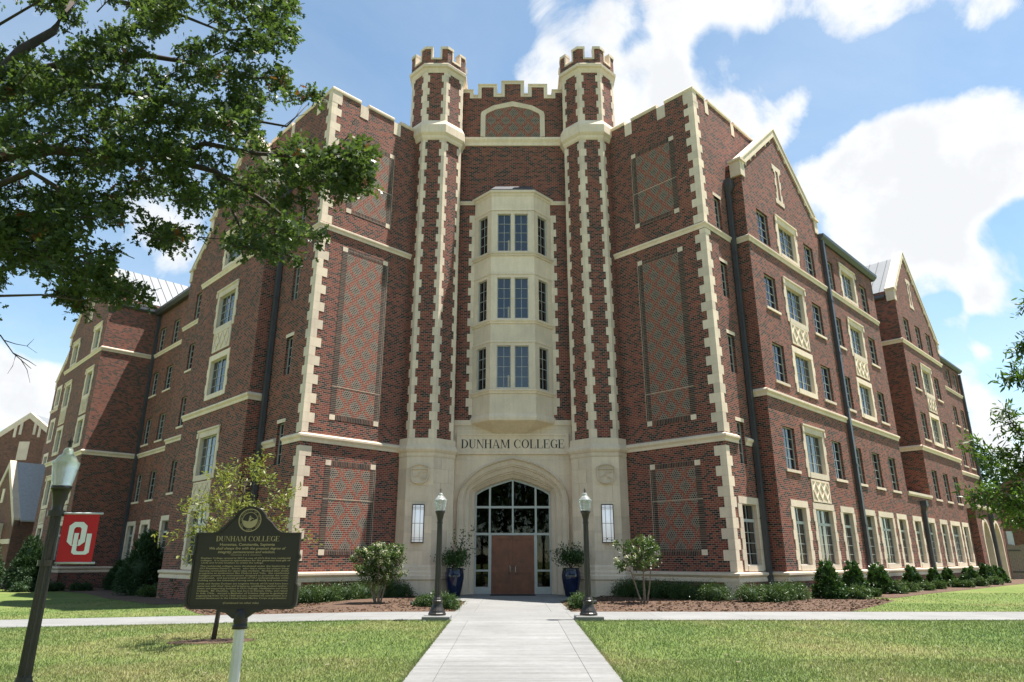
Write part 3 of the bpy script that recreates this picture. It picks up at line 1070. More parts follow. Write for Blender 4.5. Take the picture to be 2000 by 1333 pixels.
# last length and the arcaded porch
holes, wins = [], []
NE = -1.0
for c in (41.9, 44.4, 46.9):
    for fl in (F5, F4, F3, F2):
        narrow(fw, c, fl, NE, holes, wins, fl is not F5)
wall_part(fw, 34.3, 48.4, ZB, 18.5, NE, holes, wins)
part('gutter', 'lead', lambda mb: mb.mould(fw, 34.3, 48.7, [(-.3, 18.2), (.12, 18.2), (.30, 18.36), (.32, 18.5), (-.3, 18.5)], 0, 0, NE))
part('roof', 'roof', lambda mb: mb.poly([fw.p(34.3, NE + .2, 18.51), fw.p(48.6, NE + .2, 18.51), fw.p(48.6, -9, 21), fw.p(34.3, -9, 21)]))
part('chimney', 'stone', lambda mb: mb.fbox(fw, 45.6, 47.0, 18.5, 20.3, -3.4, -2.2))
part('brick_wall', 'brick', lambda mb: mb.wall(Fr(fw.p(48.4, 0, 0)[:2], fw.n, fw.t), -12, NE, ZB, 18.5))
downspout(fw, 48.2, NE, 5.4, 18.0, False)
NP = 1.2


def arch_half(hw, zs, za, k=7):
    pts = [(hw, zs)]
    for i in range(1, k + 1):
        t = i / k
        pts.append((hw * (1 - t ** 1.5), zs + (za - zs) * math.sin(math.pi / 2 * t) ** .95))
    return pts


def porch(mb):
    f = fw
    cs = (35.9, 39.3)
    hw, zs, za = 1.0, 2.7, 4.15
    x = 33.6
    for c in cs:
        mb.poly([f.p(x, NP, ZB), f.p(c - hw, NP, ZB), f.p(c - hw, NP, 5.0), f.p(x, NP, 5.0)])
        h = arch_half(hw, zs, za)
        for sgn in (-1, 1):
            for (a, za_), (b, zb_) in zip(h, h[1:]):
                mb.poly([f.p(c + sgn * a, NP, za_), f.p(c + sgn * b, NP, zb_), f.p(c + sgn * b, NP, 5.0), f.p(c + sgn * a, NP, 5.0)])
        x = c + hw
    mb.poly([f.p(x, NP, ZB), f.p(41.6, NP, ZB), f.p(41.6, NP, 5.0), f.p(x, NP, 5.0)])
    mb.poly([f.p(33.6, NP, ZB), f.p(33.6, NE, ZB), f.p(33.6, NE, 5.0), f.p(33.6, NP, 5.0)])
    mb.poly([f.p(41.6, NP, ZB), f.p(41.6, NE, ZB), f.p(41.6, NE, 5.0), f.p(41.6, NP, 5.0)])


part('porch_wall', 'brick', porch)
for c in (35.9, 39.3):
    def arch_stone(mb, c=c):
        h = arch_half(1.0, 2.7, 4.15)
        pts = [(1.0, ZB)] + h
        for sgn in (-1, 1):
            for (a, z0), (b, z1) in zip(pts, pts[1:]):
                oa = (a + .22 * (1 if a > .3 else .6), z0 + (.0 if z0 < 2.7 else .16))
                ob = (b + .22 * (1 if b > .3 else .0 if b < .01 else .6), z1 + (.0 if z1 < 2.7 else .18))
                mb.fpoly(fw, [(c + sgn * a, z0), (c + sgn * b, z1), (c + sgn * ob[0], ob[1]), (c + sgn * oa[0], oa[1])], NP - .5, NP + .035)
    part('porch_arch', 'stone', arch_stone)
part('porch_coping', 'stone', lambda mb: mb.mould(fw, 33.5, 41.8, [(-2.3, 5.0), (.04, 5.0), (.14, 5.12), (.14, 5.28), (-2.3, 5.36)], 0, 0, NP))
part('porch_back_wall', 'stone', lambda mb: mb.wall(fw, 33.7, 41.5, ZB, 5.0, NE + .02))
# string courses of the wing
for (a, b, n, m0) in ((2.65, 20.15, N0, 1), (24.9, 34.3, N0, 1)):
    part('belt_course', 'stone', lambda mb: mb.mould(fw, a, b, belt_prof(15.68, 16.04), m0, 0, n))
    part('belt_course', 'stone', lambda mb: mb.mould(fw, a, b, belt_prof(8.30, 8.68, .13), m0, 0, n))
for (a, b) in ((15.68, 16.04), (8.30, 8.68)):
    part('belt_course', 'stone', lambda mb: mb.mould(fw, 34.3, 48.4, belt_prof(a, b), 0, 0, NE))
    part('belt_course', 'stone', lambda mb: mb.mould(Fr(fw.p(24.9, 0, 0)[:2], fw.n, (-fw.t[0], -fw.t[1])), -4, N0, belt_prof(a, b), 0, 1))
    part('belt_course', 'stone', lambda mb: mb.mould(Fr(fw.p(2.65, 0, 0)[:2], fw.n, (-fw.t[0], -fw.t[1])), 0.1, N0, belt_prof(a, b), 0, 1))
part('base_ledge', 'stone', lambda mb: mb.mould(fw, 2.65, 33.6, ledge_prof(), 1, 0, N0))
part('base_ledge', 'stone', lambda mb: mb.mould(Fr(fw.p(2.65, 0, 0)[:2], fw.n, (-fw.t[0], -fw.t[1])), .1, N0, ledge_prof(), 0, 1))
part('brick_plinth', 'brick', lambda mb: mb.fbox(fw, 2.59, 33.6, ZB, .67, N0 - .1, N0 + .06))
downspout(fw, 2.40, .02, .1, 18.35)
downspout(fw, 11.9, N0, .1, 18.8, False)
downspout(fw, 22.55, N0, .1, 4.3)
downspout(fw, 37.6, NP, .1, 4.1)

# ---- shaded wing
fw = FW[-1]
holes, wins = [], []
wide(fw, 7.6, (16.2, 17.87), N0, holes, wins, (16.06, 18.22), True)
wide(fw, 7.6, (12.74, 14.45), N0, holes, wins, (12.52, 14.80), True, True)
wide(fw, 7.6, (9.22, 10.98), N0, holes, wins, (9.0, 11.28), False, True)
wide(fw, 7.6, (5.30, 7.12), N0, holes, wins, (5.06, 7.45), True)
lozenge(fw, 7.6, 11.42, 12.5, N0)
lozenge(fw, 7.6, 3.98, 4.98, N0)
ground_win(fw, 7.6, N0, holes, wins, True)
wall_part(fw, 3.7, 11.3, ZB, 19.2, N0, holes, wins, lambda mb: gable_wall(mb, fw, 3.7, 11.3, 19.2, 19.95, 7.3, 23.6, N0))
part('brick_wall', 'brick', lambda mb: mb.wall(Fr(fw.p(3.7, 0, 0)[:2], fw.n, (-fw.t[0], -fw.t[1])), 0, N0, ZB, 19.9))
part('brick_wall', 'brick', lambda mb: mb.wall(Fr(fw.p(11.3, 0, 0)[:2], fw.n, fw.t), -4, N0, ZB, 19.9))
gable(fw, 3.65, 11.35, 19.95, 7.3, 23.7, N0)
NB = -1.3
holes, wins = [], []
for fl in (F5, F4, F3, F2):
    narrow(fw, 17.5, fl, NB, holes, wins, fl is not F5)
ground_win(fw, 17.6, NB, holes, wins)
wall_part(fw, 11.3, 19.7, ZB, 19.2, NB, holes, wins, lambda mb: gable_wall(mb, fw, 10.6, 19.7, 19.2, 19.95, 15.1, 23.7, NB))
gable(fw, 10.5, 19.75, 19.95, 15.1, 23.8, NB)
part('brick_wall', 'brick', lambda mb: mb.wall(Fr(fw.p(19.7, 0, 0)[:2], fw.n, fw.t), -6, NB, ZB, 19.9))
NS = -2.2
holes, wins = [], []
for c in (24.0, 26.75):
    for fl in (F5, F4, F3, F2):
        narrow(fw, c, fl, NS, holes, wins, fl is not F5)
    ground_win(fw, c, NS, holes, wins)
wall_part(fw, 19.7, 28.0, ZB, 19.3, NS, holes, wins)
part('gutter', 'lead', lambda mb: mb.mould(fw, 19.7, 28.0, [(-.3, 19.05), (.3, 19.05), (.46, 19.25), (.48, 19.42), (-.3, 19.42)], 0, 0, NS))
part('roof', 'roof', lambda mb: mb.poly([fw.p(19.7, NS + .2, 19.43), fw.p(28.2, NS + .2, 19.43), fw.p(28.2, -9, 21.0), fw.p(19.7, -9, 21.0)]))
NG = 1.25
holes, wins = [], []
for c in (29.95, 35.75):
    wide(fw, c, (16.2, 17.75), NG, holes, wins, (16.06, 18.1), True, glass='glass_dull', w=1.3, ow=1.9, cols=2)
    wide(fw, c, (12.74, 14.45), NG, holes, wins, (12.52, 14.75), True, glass='glass_dull', w=1.3, ow=1.9, cols=2)
    wide(fw, c, (9.22, 10.98), NG, holes, wins, (9.0, 11.2), False, glass='glass_dull', w=1.3, ow=1.9, cols=2)
    lozenge(fw, c, 11.36, 12.5, NG, 1.7)
    wide(fw, c, (5.30, 7.12), NG, holes, wins, (5.06, 7.45), True, glass='glass_dull', w=1.3, ow=1.9, cols=2)
    lozenge(fw, c, 3.98, 4.98, NG, 1.7)
    ground_win(fw, c, NG, holes, wins, False)
wall_part(fw, 28.0, 38.0, ZB, 18.7, NG, holes, wins, lambda mb: gable_wall(mb, fw, 28.0, 38.0, 18.7, 19.95, 32.9, 23.9, NG, 18.8))
retF = Fr(fw.p(28.0, 0, 0)[:2], fw.n, (-fw.t[0], -fw.t[1]))
part('brick_wall', 'brick', lambda mb: mb.wall(retF, NS, NG, ZB, 19.9))
gable(fw, 27.95, 38.05, 19.95, 32.6, 24.1, NG, back=14, zfR=18.9, seams=True)
ornament(fw, 33.0, NG)
part('gutter', 'lead', lambda mb: mb.mould(retF, NS, NG - .5, [(-.1, 19.15), (.12, 19.15), (.25, 19.28), (.25, 19.46), (-.1, 19.46)]))
ND = -1.84
holes, wins = [], []
for fl, of in (((16.25, 17.95), (16.06, 18.3)), ((12.74, 14.6), (12.52, 14.9)), ((9.22, 11.15), (9.0, 11.45)), ((5.30, 7.2), (5.06, 7.48))):
    wide(fw, 55.0, fl, ND, holes, wins, of, False, glass='glass_dull', w=1.3, ow=1.95, cols=2)
ground_win(fw, 55.0, ND, holes, wins)
wall_part(fw, 38.0, 57.0, ZB, 19.0, ND, holes, wins, lambda mb: gable_wall(mb, fw, 45, 57.0, 19.0, 19.2, 50.5, 23.9, ND, 19.1))
gable(fw, 44.9, 57.05, 19.2, 50.5, 24.0, ND, zfR=19.1)
part('brick_wall', 'brick', lambda mb: mb.wall(Fr(fw.p(57, 0, 0)[:2], fw.n, fw.t), -10, ND, ZB, 19.0))
for (a, b, n, m0) in ((3.7, 11.3, N0, 1), (28.0, 38.0, NG, 1)):
    part('belt_course', 'stone', lambda mb: mb.mould(fw, a, b, belt_prof(15.68, 16.04), m0, 0, n))
    part('belt_course', 'stone', lambda mb: mb.mould(fw, a, b, belt_prof(8.30, 8.68, .13), m0, 0, n))
    part('base_ledge', 'stone', lambda mb: mb.mould(fw, a, b, ledge_prof(), m0, 0, n))
    part('brick_plinth', 'brick', lambda mb: mb.fbox(fw, a - .06, b, ZB, .67, n - .1, n + .06))
for (a, b, n) in ((16.5, 19.7, NB), (19.7, 28.0, NS), (53.5, 57.0, ND)):
    part('belt_course', 'stone', lambda mb: mb.mould(fw, a, b, belt_prof(15.68, 16.04), 0, 0, n))
    part('belt_course', 'stone', lambda mb: mb.mould(fw, a, b, belt_prof(8.30, 8.68, .13), 0, 0, n))
    part('base_ledge', 'stone', lambda mb: mb.mould(fw, a, b, ledge_prof(), 0, 0, n))
    part('brick_plinth', 'brick', lambda mb: mb.fbox(fw, a, b, ZB, .67, n - .1, n + .06))
for (a, b) in ((15.68, 16.04), (8.30, 8.68)):
    part('belt_course', 'stone', lambda mb: mb.mould(retF, NS, NG, belt_prof(a, b), 0, 1))
    part('belt_course', 'stone', lambda mb: mb.mould(Fr(fw.p(3.7, 0, 0)[:2], fw.n, (-fw.t[0], -fw.t[1])), .1, N0, belt_prof(a, b), 0, 1))
part('base_ledge', 'stone', lambda mb: mb.mould(retF, NS, NG, ledge_prof(), 0, 1))
part('brick_plinth', 'brick', lambda mb: mb.fbox(retF, NS, NG + .06, ZB, .67, -.1, .06))
downspout(fw, 3.42, .02, .1, 18.35)
downspout(fw, 27.75, NS, .0, 19.0, False)

# ---- entrance turrets
TX, TY = 4.12, 32.052


def octo(ap, cx):
    R = ap / math.cos(math.pi / 8)
    return [(cx + R * math.cos(math.radians(-112.5 + 45 * k)), TY + R * math.sin(math.radians(-112.5 + 45 * k))) for k in range(8)]


def octo_loft(mb, cx, prof, cap=(True, True)):
    mb.ring_loft([[(x, y, z) for x, y in octo(ap, cx)] for z, ap in prof], True, cap)


def corner_pts(cx, ap, i, la, lb, th):
    """L-shaped plan round corner i of the octagon: la along the previous face, lb along the next"""
    o = octo(ap, cx)
    V = Vector(o[i]); A = Vector(o[i - 1]); B = Vector(o[(i + 1) % 8])
    inn = Vector(octo(ap - th, cx)[i])
    da, db = (A - V).normalized(), (B - V).normalized()
    c = Vector((cx, TY))
    na = (c - (A + V) / 2).normalized(); nb = (c - (B + V) / 2).normalized()
    pa, pb = V + da * la, V + db * lb
    return [tuple(pa), tuple(V), tuple(pb), tuple(pb + nb * th), tuple(inn), tuple(pa + na * th)]


for sg in (1, -1):
    cx = sg * TX
    part('turret_shaft', 'brick', lambda mb: octo_loft(mb, cx, [(6.6, 1.352), (22.5, 1.352)]))
    part('turret_shaft', 'brick', lambda mb: octo_loft(mb, cx, [(23.3, 1.38), (26.6, 1.38)]))
    part('turret_base', 'stone', lambda mb: octo_loft(mb, cx, [(1.2, 1.425), (6.0, 1.425)]))
    part('turret_plinth', 'ashlar', lambda mb: octo_loft(mb, cx, [(ZB, 1.54), (.68, 1.54)]))
    part('turret_moulding', 'stone', lambda mb: octo_loft(mb, cx, [(.66, 1.545), (.70, 1.60), (.84, 1.60), (.90, 1.54), (.98, 1.545), (1.06, 1.50), (1.20, 1.49), (1.28, 1.445)]))
    part('turret_moulding', 'stone', lambda mb: octo_loft(mb, cx, [(5.88, 1.445), (5.95, 1.47), (6.06, 1.47), (6.12, 1.53), (6.20, 1.57), (6.28, 1.57), (6.36, 1.52), (6.42, 1.50), (6.44, 1.475), (6.72, 1.465), (6.74, 1.30)]))
    part('turret_moulding', 'stone', lambda mb: octo_loft(mb, cx, [(22.33, 1.36), (22.42, 1.42), (22.55, 1.44), (22.66, 1.53), (22.70, 1.55), (23.16, 1.55), (23.20, 1.52), (23.48, 1.40)]))
    part('turret_moulding', 'stone', lambda mb: octo_loft(mb, cx, [(26.50, 1.385), (26.62, 1.43), (26.74, 1.46), (26.80, 1.55), (26.95, 1.57), (27.02, 1.52), (27.04, 1.47)]))
    # ashlar blocks of the base
    ob = octo(1.44, cx)
    for face in range(8):
        A, B = Vector(ob[face]), Vector(ob[(face + 1) % 8])
        t = (B - A); l = t.length; t.normalize()
        nn = Vector((t.y, -t.x))
        mid = (A + B) / 2
        if nn.dot(mid - Vector((cx, TY))) < 0:
            nn = -nn
        if nn.y > .3 or nn.x * sg > .9:
            continue
        fr = Fr(tuple(A), tuple(t), tuple(nn))
        z = 1.28
        k = face
        while z < 5.85:
            ze = min(z + (.72 if k % 3 else .60), 5.88)
            if 5.88 - ze < .25:
                ze = 5.88
            cut = .36 if k % 2 else .72
            for a, b in ((0, l * cut - .007), (l * cut + .007, l)):
                mbq = MB()
                mbq.fbox(fr, a, b, z, ze - .014, -.03, random.uniform(-.002, .002))
                mbq.build('ashlar_block', 'stone', BLD)
            z = ze; k += 1
    # quoins up the shaft
    front = 0           # corners 0 and 1 end the front face; 2 / 7 end the diagonal faces
    inner = 2 if sg < 0 else 7
    for (z0, z1, ap, corners) in ((6.74, 22.33, 1.352, (0, 1, inner)), (23.48, 26.5, 1.38, (0, 1, 2, 7))):
        for i in corners:
            z = z0; k = i
            while z < z1 - .05:
                ze = min(z + .4065, z1)
                la, lb = (.26, .15) if k % 2 else (.15, .26)
                mbq = MB()
                mbq.prism(corner_pts(cx, ap + .013, i, la, lb, .05), z, ze - .005)
                mbq.build('turret_quoin', 'stone', BLD)
                z = ze; k += 1
    # battlements
    part('battlement_wall', 'brick', lambda mb: mb.ring_loft([[(x, y, z) for x, y in octo(ap, cx)] for ap, z in ((1.46, 27.03), (1.46, 27.29), (1.16, 27.29), (1.16, 27.03))], True, (False, False)))
    part('turret_roof', 'lead', lambda mb: mb.prism(octo(1.2, cx), 26.9, 27.06))
    for i in range(8):
        mbq = MB(); mbq.prism(corner_pts(cx, 1.46, i, .30, .30, .30), 27.285, 27.97)
        mer = mbq.build('merlon', 'brick', BLD)
        mbq = MB(); mbq.prism(corner_pts(cx, 1.50, i, .415, .415, .38), 27.972, 28.13)
        mbq.build('merlon_cap', 'stone', mer)
        o1 = octo(1.46, cx)
        V, W = Vector(o1[i]), Vector(o1[(i + 1) % 8])
        t = (W - V); l = t.length; t.normalize()
        nn = Vector((t.y, -t.x))
        if nn.dot((V + W) / 2 - Vector((cx, TY))) < 0:
            nn = -nn
        fr = Fr(tuple(V), tuple(t), tuple(nn))
        mbq = MB()
        mbq.fbox(fr, .302, .39, 27.30, 27.970, -.33, .03)
        mbq.fbox(fr, l - .39, l - .302, 27.30, 27.970, -.33, .03)
        mbq.fbox(fr, .392, l - .392, 27.292, 27.40, -.34, .035)
        mbq.build('crenel_stone', 'stone', BLD)
    # carved shield
    fs = Fr((cx, TY - 1.44), (1, 0), (0, -1))

    def shield_pts(w, h, z, k=8):
        pts = [(-w, z + h * .36), (-w * .5, z + h * .47), (0, z + h * .5), (w * .5, z + h * .47), (w, z + h * .36), (w * .98, z - h * .1)]
        for i in range(1, k):
            t = i / k
            pts.append((w * .98 * math.cos(t * math.pi / 2) ** .8, z - h * .1 - h * .4 * math.sin(t * math.pi / 2)))
        pts.append((0, z - h * .5))
        for i in range(k - 1, 0, -1):
            t = i / k
            pts.append((-w * .98 * math.cos(t * math.pi / 2) ** .8, z - h * .1 - h * .4 * math.sin(t * math.pi / 2)))
        pts.append((-w * .98, z - h * .1))
        return pts

    def shield(mb):
        o, i_ = shield_pts(.40, .86, 5.12), shield_pts(.365, .79, 5.12)
        mb.ring_loft([[fs.p(s, 0, z) for s, z in o], [fs.p(s, .12, z) for s, z in o], [fs.p(s, .12, z) for s, z in i_], [fs.p(s, .05, z) for s, z in i_]], True, (False, True))
        mb.fbox(fs, -.355, .355, 5.32, 5.35, .045, .11)
        for p, q in (((-.25, 4.97), (-.08, 5.10)), ((-.08, 5.10), (.04, 5.04)), ((.04, 5.04), (.10, 4.86)), ((.04, 5.04), (.16, 4.96)), ((.02, 5.12), (.12, 5.20)), ((.12, 5.20), (.28, 5.22)), ((-.02, 5.16), (-.02, 5.28)), ((.16, 4.96), (.24, 4.90))):
            dx, dz = q[0] - p[0], q[1] - p[1]; l = math.hypot(dx, dz)
            ox, oz = -dz / l * .019, dx / l * .019
            mb.fpoly(fs, [(p[0] + ox, p[1] + oz), (q[0] + ox, q[1] + oz), (q[0] - ox, q[1] - oz), (p[0] - ox, p[1] - oz)], .045, .10 + .004 * random.random())
    part('carved_shield', 'stone', shield)

# ---- entrance wall between the turrets
part('brick_wall', 'brick', lambda mb: mb.wall(FC, -3.0, 3.0, 7.80, 25.85, 0))
A2 = [(-2.95, -2.17, 26.42), (-2.17, -1.93, 26.06), (-1.93, -.86, 26.78), (-.86, -.64, 26.16), (-.64, .64, 27.0), (.64, .86, 26.16), (.86, 1.93, 26.78), (1.93, 2.17, 26.06), (2.17, 2.95, 26.42)]
for (a, b, zt) in A2:
    part('parapet_step', 'brick', lambda mb: mb.fbox(FC, a, b, 25.6, zt - .1, -.34, -.002))
    part('parapet_coping', 'stone', lambda mb: mb.mould(FC, a, b, [(-.40, zt - .2), (.03, zt - .2), (.03, zt - .1), (.075, zt - .06), (.075, zt), (-.40, zt + .01)]))
for (a, b, zt), (c, d, zu) in zip(A2, A2[1:]):
    lo, hi = min(zt, zu), max(zt, zu)
    x0, x1 = (c, c + .2) if zu > zt else (b - .2, b)
    part('parapet_cheek', 'stone', lambda mb: mb.fbox(FC, x0, x1, lo - .2, hi - .202, -.38, .032))
part('belt_course', 'stone', lambda mb: mb.mould(FC, -2.9, 2.9, [(-.05, 22.80), (.05, 22.82), (.06, 23.0), (.15, 23.14), (.15, 23.28), (-.05, 23.38)]))
for sgn in (-1, 1):
    a, b = sorted((sgn * 2.0, sgn * 2.85))
    part('belt_course', 'stone', lambda mb: mb.mould(FC, a, b, belt_prof(19.22, 19.48, .08)))
    # toothed stones beside the oriel
    z = 8.05; k = 0
    while z < 18.4:
        e = .26 if k % 2 else .12
        a, b = sorted((sgn * 1.9, sgn * (1.99 + e)))
        mbq = MB(); mbq.fbox(FC, a, b, z, z + .40, -.05, .014); mbq.build('oriel_quoin', 'stone', BLD)
        z += .4065; k += 1


def blind_arch(mb):
    for (hw, zs, za), (hw2, zs2, za2) in ((((1.75, 24.9, 25.62)), ((1.49, 24.82, 25.34))),):
        o = [(hw, 23.38), (hw, zs - .12), (hw - .06, zs + .06), (hw * .62, zs + (za - zs) * .62), (0, za)]
        i = [(hw2, 23.38), (hw2, zs2 - .1), (hw2 - .05, zs2 + .04), (hw2 * .62, zs2 + (za2 - zs2) * .62), (0, za2)]
        for sgn in (-1, 1):
            for k in range(4):
                mb.ring_loft([[FC.p(sgn * o[k][0], -.05, o[k][1]), FC.p(sgn * o[k + 1][0], -.05, o[k + 1][1]), FC.p(sgn * i[k + 1][0], -.05, i[k + 1][1]), FC.p(sgn * i[k][0], -.05, i[k][1])],
                              [FC.p(sgn * o[k][0], .08, o[k][1]), FC.p(sgn * o[k + 1][0], .08, o[k + 1][1]), FC.p(sgn * i[k + 1][0], .03, i[k + 1][1]), FC.p(sgn * i[k][0], .03, i[k][1])]])


part('blind_arch', 'stone', blind_arch)
part('diaper_panel', 'diaper', lambda mb: mb.fpoly(FC, [(-1.5, 23.38), (1.5, 23.38), (1.5, 24.78), (.94, 25.14), (0, 25.36), (-.94, 25.14), (-1.5, 24.78)], -.05, .004))

# portal
OUT = [(2.56, ZB), (2.56, 3.9), (2.54, 4.2), (2.44, 4.55), (2.22, 4.92), (1.86, 5.28), (1.42, 5.60), (.95, 5.81), (.48, 5.95), (0, 6.04)]
INN = [(1.76, ZB), (1.76, 3.9), (1.76, 4.2), (1.755, 4.40), (1.72, 4.50), (1.42, 4.66), (1.06, 4.81), (.71, 4.93), (.36, 5.04), (0, 5.13)]


def portal_wall(mb):
    X, Zt = 3.0, 7.80
    for sgn in (-1, 1):
        for (a, z0), (b, z1) in zip(OUT, OUT[1:]):
            mb.poly([FC.p(sgn * a, 0, z0), FC.p(sgn * X, 0, z0), FC.p(sgn * X, 0, z1), FC.p(sgn * b, 0, z1)])
    mb.poly([FC.p(-X, 0, 6.04), FC.p(X, 0, 6.04), FC.p(X, 0, Zt), FC.p(-X, 0, Zt)])


part('portal_wall', 'ashlar', portal_wall)
part('belt_course', 'stone', lambda mb: mb.mould(FC, -2.9, 2.9, [(-.05, 7.52), (.02, 7.52), (.05, 7.56), (.05, 7.78), (-.05, 7.83)]))


def portal_arch(mb):
    prof = [(0, .0), (0, .10), (.05, .14), (.10, .10), (.12, .02), (.34, -.04), (.38, -.10), (.42, -.09), (.46, -.16), (.66, -.26), (.70, -.34), (.74, -.33), (.78, -.40), (.95, -.55), (1.0, -.66), (1.0, -.86)]
    for sgn in (-1, 1):
        rings = []
        for t, n in prof:
            rings.append([FC.p(sgn * (o[0] + (i[0] - o[0]) * t), n, o[1] + (i[1] - o[1]) * t) for o, i in zip(OUT, INN)])
        mb.ring_loft(rings, False, (False, False))


part('portal_arch', 'stone', portal_arch)


def zarch(x):
    x = abs(x)
    pts = INN[4:]
    for (a, z0), (b, z1) in zip(pts, pts[1:]):
        if b <= x <= a:
            return z0 + (z1 - z0) * (a - x) / (a - b)
    return 4.5


GY = -.80                                    # glazing plane behind the wall face


def glazing_frame(mb):
    for sgn in (-1, 1):
        pts = INN[1:]
        pin = [(max(0, a - .075 * (1 if a > 1.5 else .5)), z - (.085 if a < 1.75 else 0)) for a, z in pts]
        mb.ring_loft([[FC.p(sgn * a, GY + n, z) for a, z in ([(1.76, 0.0)] + pts)] for n in (-.06, .06)] , False, (False, False))
        full_o = [(1.76, 0.0)] + pts
        full_i = [(1.685, 0.0)] + pin
        for k in range(len(full_o) - 1):
            mb.ring_loft([[FC.p(sgn * q[0], GY + n, q[1]) for q in (full_o[k], full_o[k + 1], full_i[k + 1], full_i[k])] for n in (-.05, .062)])
    for x in (-1.07, 1.07):
        mb.fbox(FC, x - .045, x + .045, 0, zarch(x) - .06, GY - .05, GY + .055)
    mb.fbox(FC, -.04, .04, 2.66, zarch(0) - .07, GY - .05, GY + .052)
    for z in (2.62, 3.83):
        for a, b in ((-1.69, -1.115), (-1.025, -.04 if z > 3 else 1.025), (.04, 1.025), (1.115, 1.69)):
            if z < 3 and a == .04:
                continue
            mb.fbox(FC, a, b, z - .05, z + .05, GY - .05, GY + .05)
    for sgn in (-1, 1):
        a, b = sorted((sgn * 1.115, sgn * 1.69))
        mb.fbox(FC, a, b, .98, 1.06, GY - .05, GY + .05)
        mb.fbox(FC, a, b, .0, .32, GY - .05, GY + .03)
        a, b = sorted((sgn * .985, sgn * 1.025))
        mb.fbox(FC, a, b, 0, 2.57, GY - .05, GY + .045)


ENT = part('entrance_screen', 'frame_dark', glazing_frame)
for (x0, x1, z0, z1) in ((-1.685, -1.115, .32, .98), (-1.685, -1.115, 1.06, 2.57), (1.115, 1.685, .32, .98), (1.115, 1.685, 1.06, 2.57),
                         (-1.685, -1.115, 2.67, 3.78), (-1.025, -.04, 2.67, 3.78), (.04, 1.025, 2.67, 3.78), (1.115, 1.685, 2.67, 3.78)):
    part('pane', 'clear', lambda mb: mb.fbox(FC, x0, x1, z0, z1, GY - .01, GY + .002), ENT)
for (x0, x1) in ((-1.685, -1.115), (-1.025, -.04), (.04, 1.025), (1.115, 1.685)):
    xs = [x0 + (x1 - x0) * k / 5 for k in range(6)]
    part('pane', 'clear', lambda mb: mb.fpoly(FC, [(x0, 3.88), (x1, 3.88)] + [(x, zarch(x) - .07) for x in reversed(xs)], GY - .01, GY + .002), ENT)
for sgn in (-1, 1):
    a, b = sorted((sgn * .004, sgn * .982))

    def leaf(mb):
        mb.fbox(FC, a, b, .02, 2.56, GY - .04, GY + .012)
        for (p, q, r, s) in ((a, a + .13, .02, 2.56), (b - .13, b, .02, 2.56), (a + .13, b - .13, 2.40, 2.56), (a + .13, b - .13, .92, 1.10), (a + .13, b - .13, .02, .24)):
            mb.fbox(FC, p, q, r, s, GY + .012, GY + .046)
        for (r, s) in ((.30, .86), (1.16, 2.34)):
            mb.fbox(FC, a + .19, b - .19, r, s, GY + .012, GY + .020)
    d = part('door', 'wood', leaf)

    def hnd(mb):
        x = sgn * .15
        mb.tube([FC.p(x, GY + .03, .88), FC.p(x, GY + .09, .90), FC.p(x - sgn * .03, GY + .10, .96), FC.p(x - sgn * .03, GY + .10, 1.16), FC.p(x, GY + .09, 1.22), FC.p(x, GY + .03, 1.24)], .017, 8)
    part('handle', 'steel', hnd, d, True)
part('threshold', 'frame_dark', lambda mb: mb.fbox(FC, -1.7, 1.7, -.02, .018, GY - .2, GY + .1))


def lobby(mb):
    y0, y1 = 32.0 - GY + .1, 39.0
    for q in ([(-4, y1, -.01), (4, y1, -.01), (4, y1, 7), (-4, y1, 7)], [(-4, y0, -.01), (-4, y1, -.01), (-4, y1, 7), (-4, y0, 7)], [(4, y0, -.01), (4, y1, -.01), (4, y1, 7), (4, y0, 7)],
              [(-4, y0, 7), (4, y0, 7), (4, y1, 7), (-4, y1, 7)], [(-4, y0, -.01), (4, y0, -.01), (4, y1, -.01), (-4, y1, -.01)]):
        mb.poly(q)


part('lobby', 'interior', lobby)
for (x, y, z) in ((-.95, 34.6, 5.15), (.62, 34.9, 5.2)):
    lan = MB()
    lan.lathe([(.02, .9), (.03, .55), (.14, .5), (.17, .42), (.12, .0), (.05, -.08), (.0, -.1)], 6, (x, y, z))
    lan.build('lobby_lantern', 'gold', BLD)
for sgn in (-1, 1):
    part('notice', 'notice_glow', lambda mb: mb.fbox(FC, sgn * 1.38 - .14, sgn * 1.38 + .14, 1.72, 1.98, GY - .03, GY - .02), ENT)
mat_mb = MB(); mat_mb.box(-.98, .98, 31.15, 32.3, .022, .036)
tag(mat_mb.build('door_mat', 'rubber'), 'black rubber mat lying before the wooden entrance doors', 'mat')

# name tablet with cut and blackened serif capitals


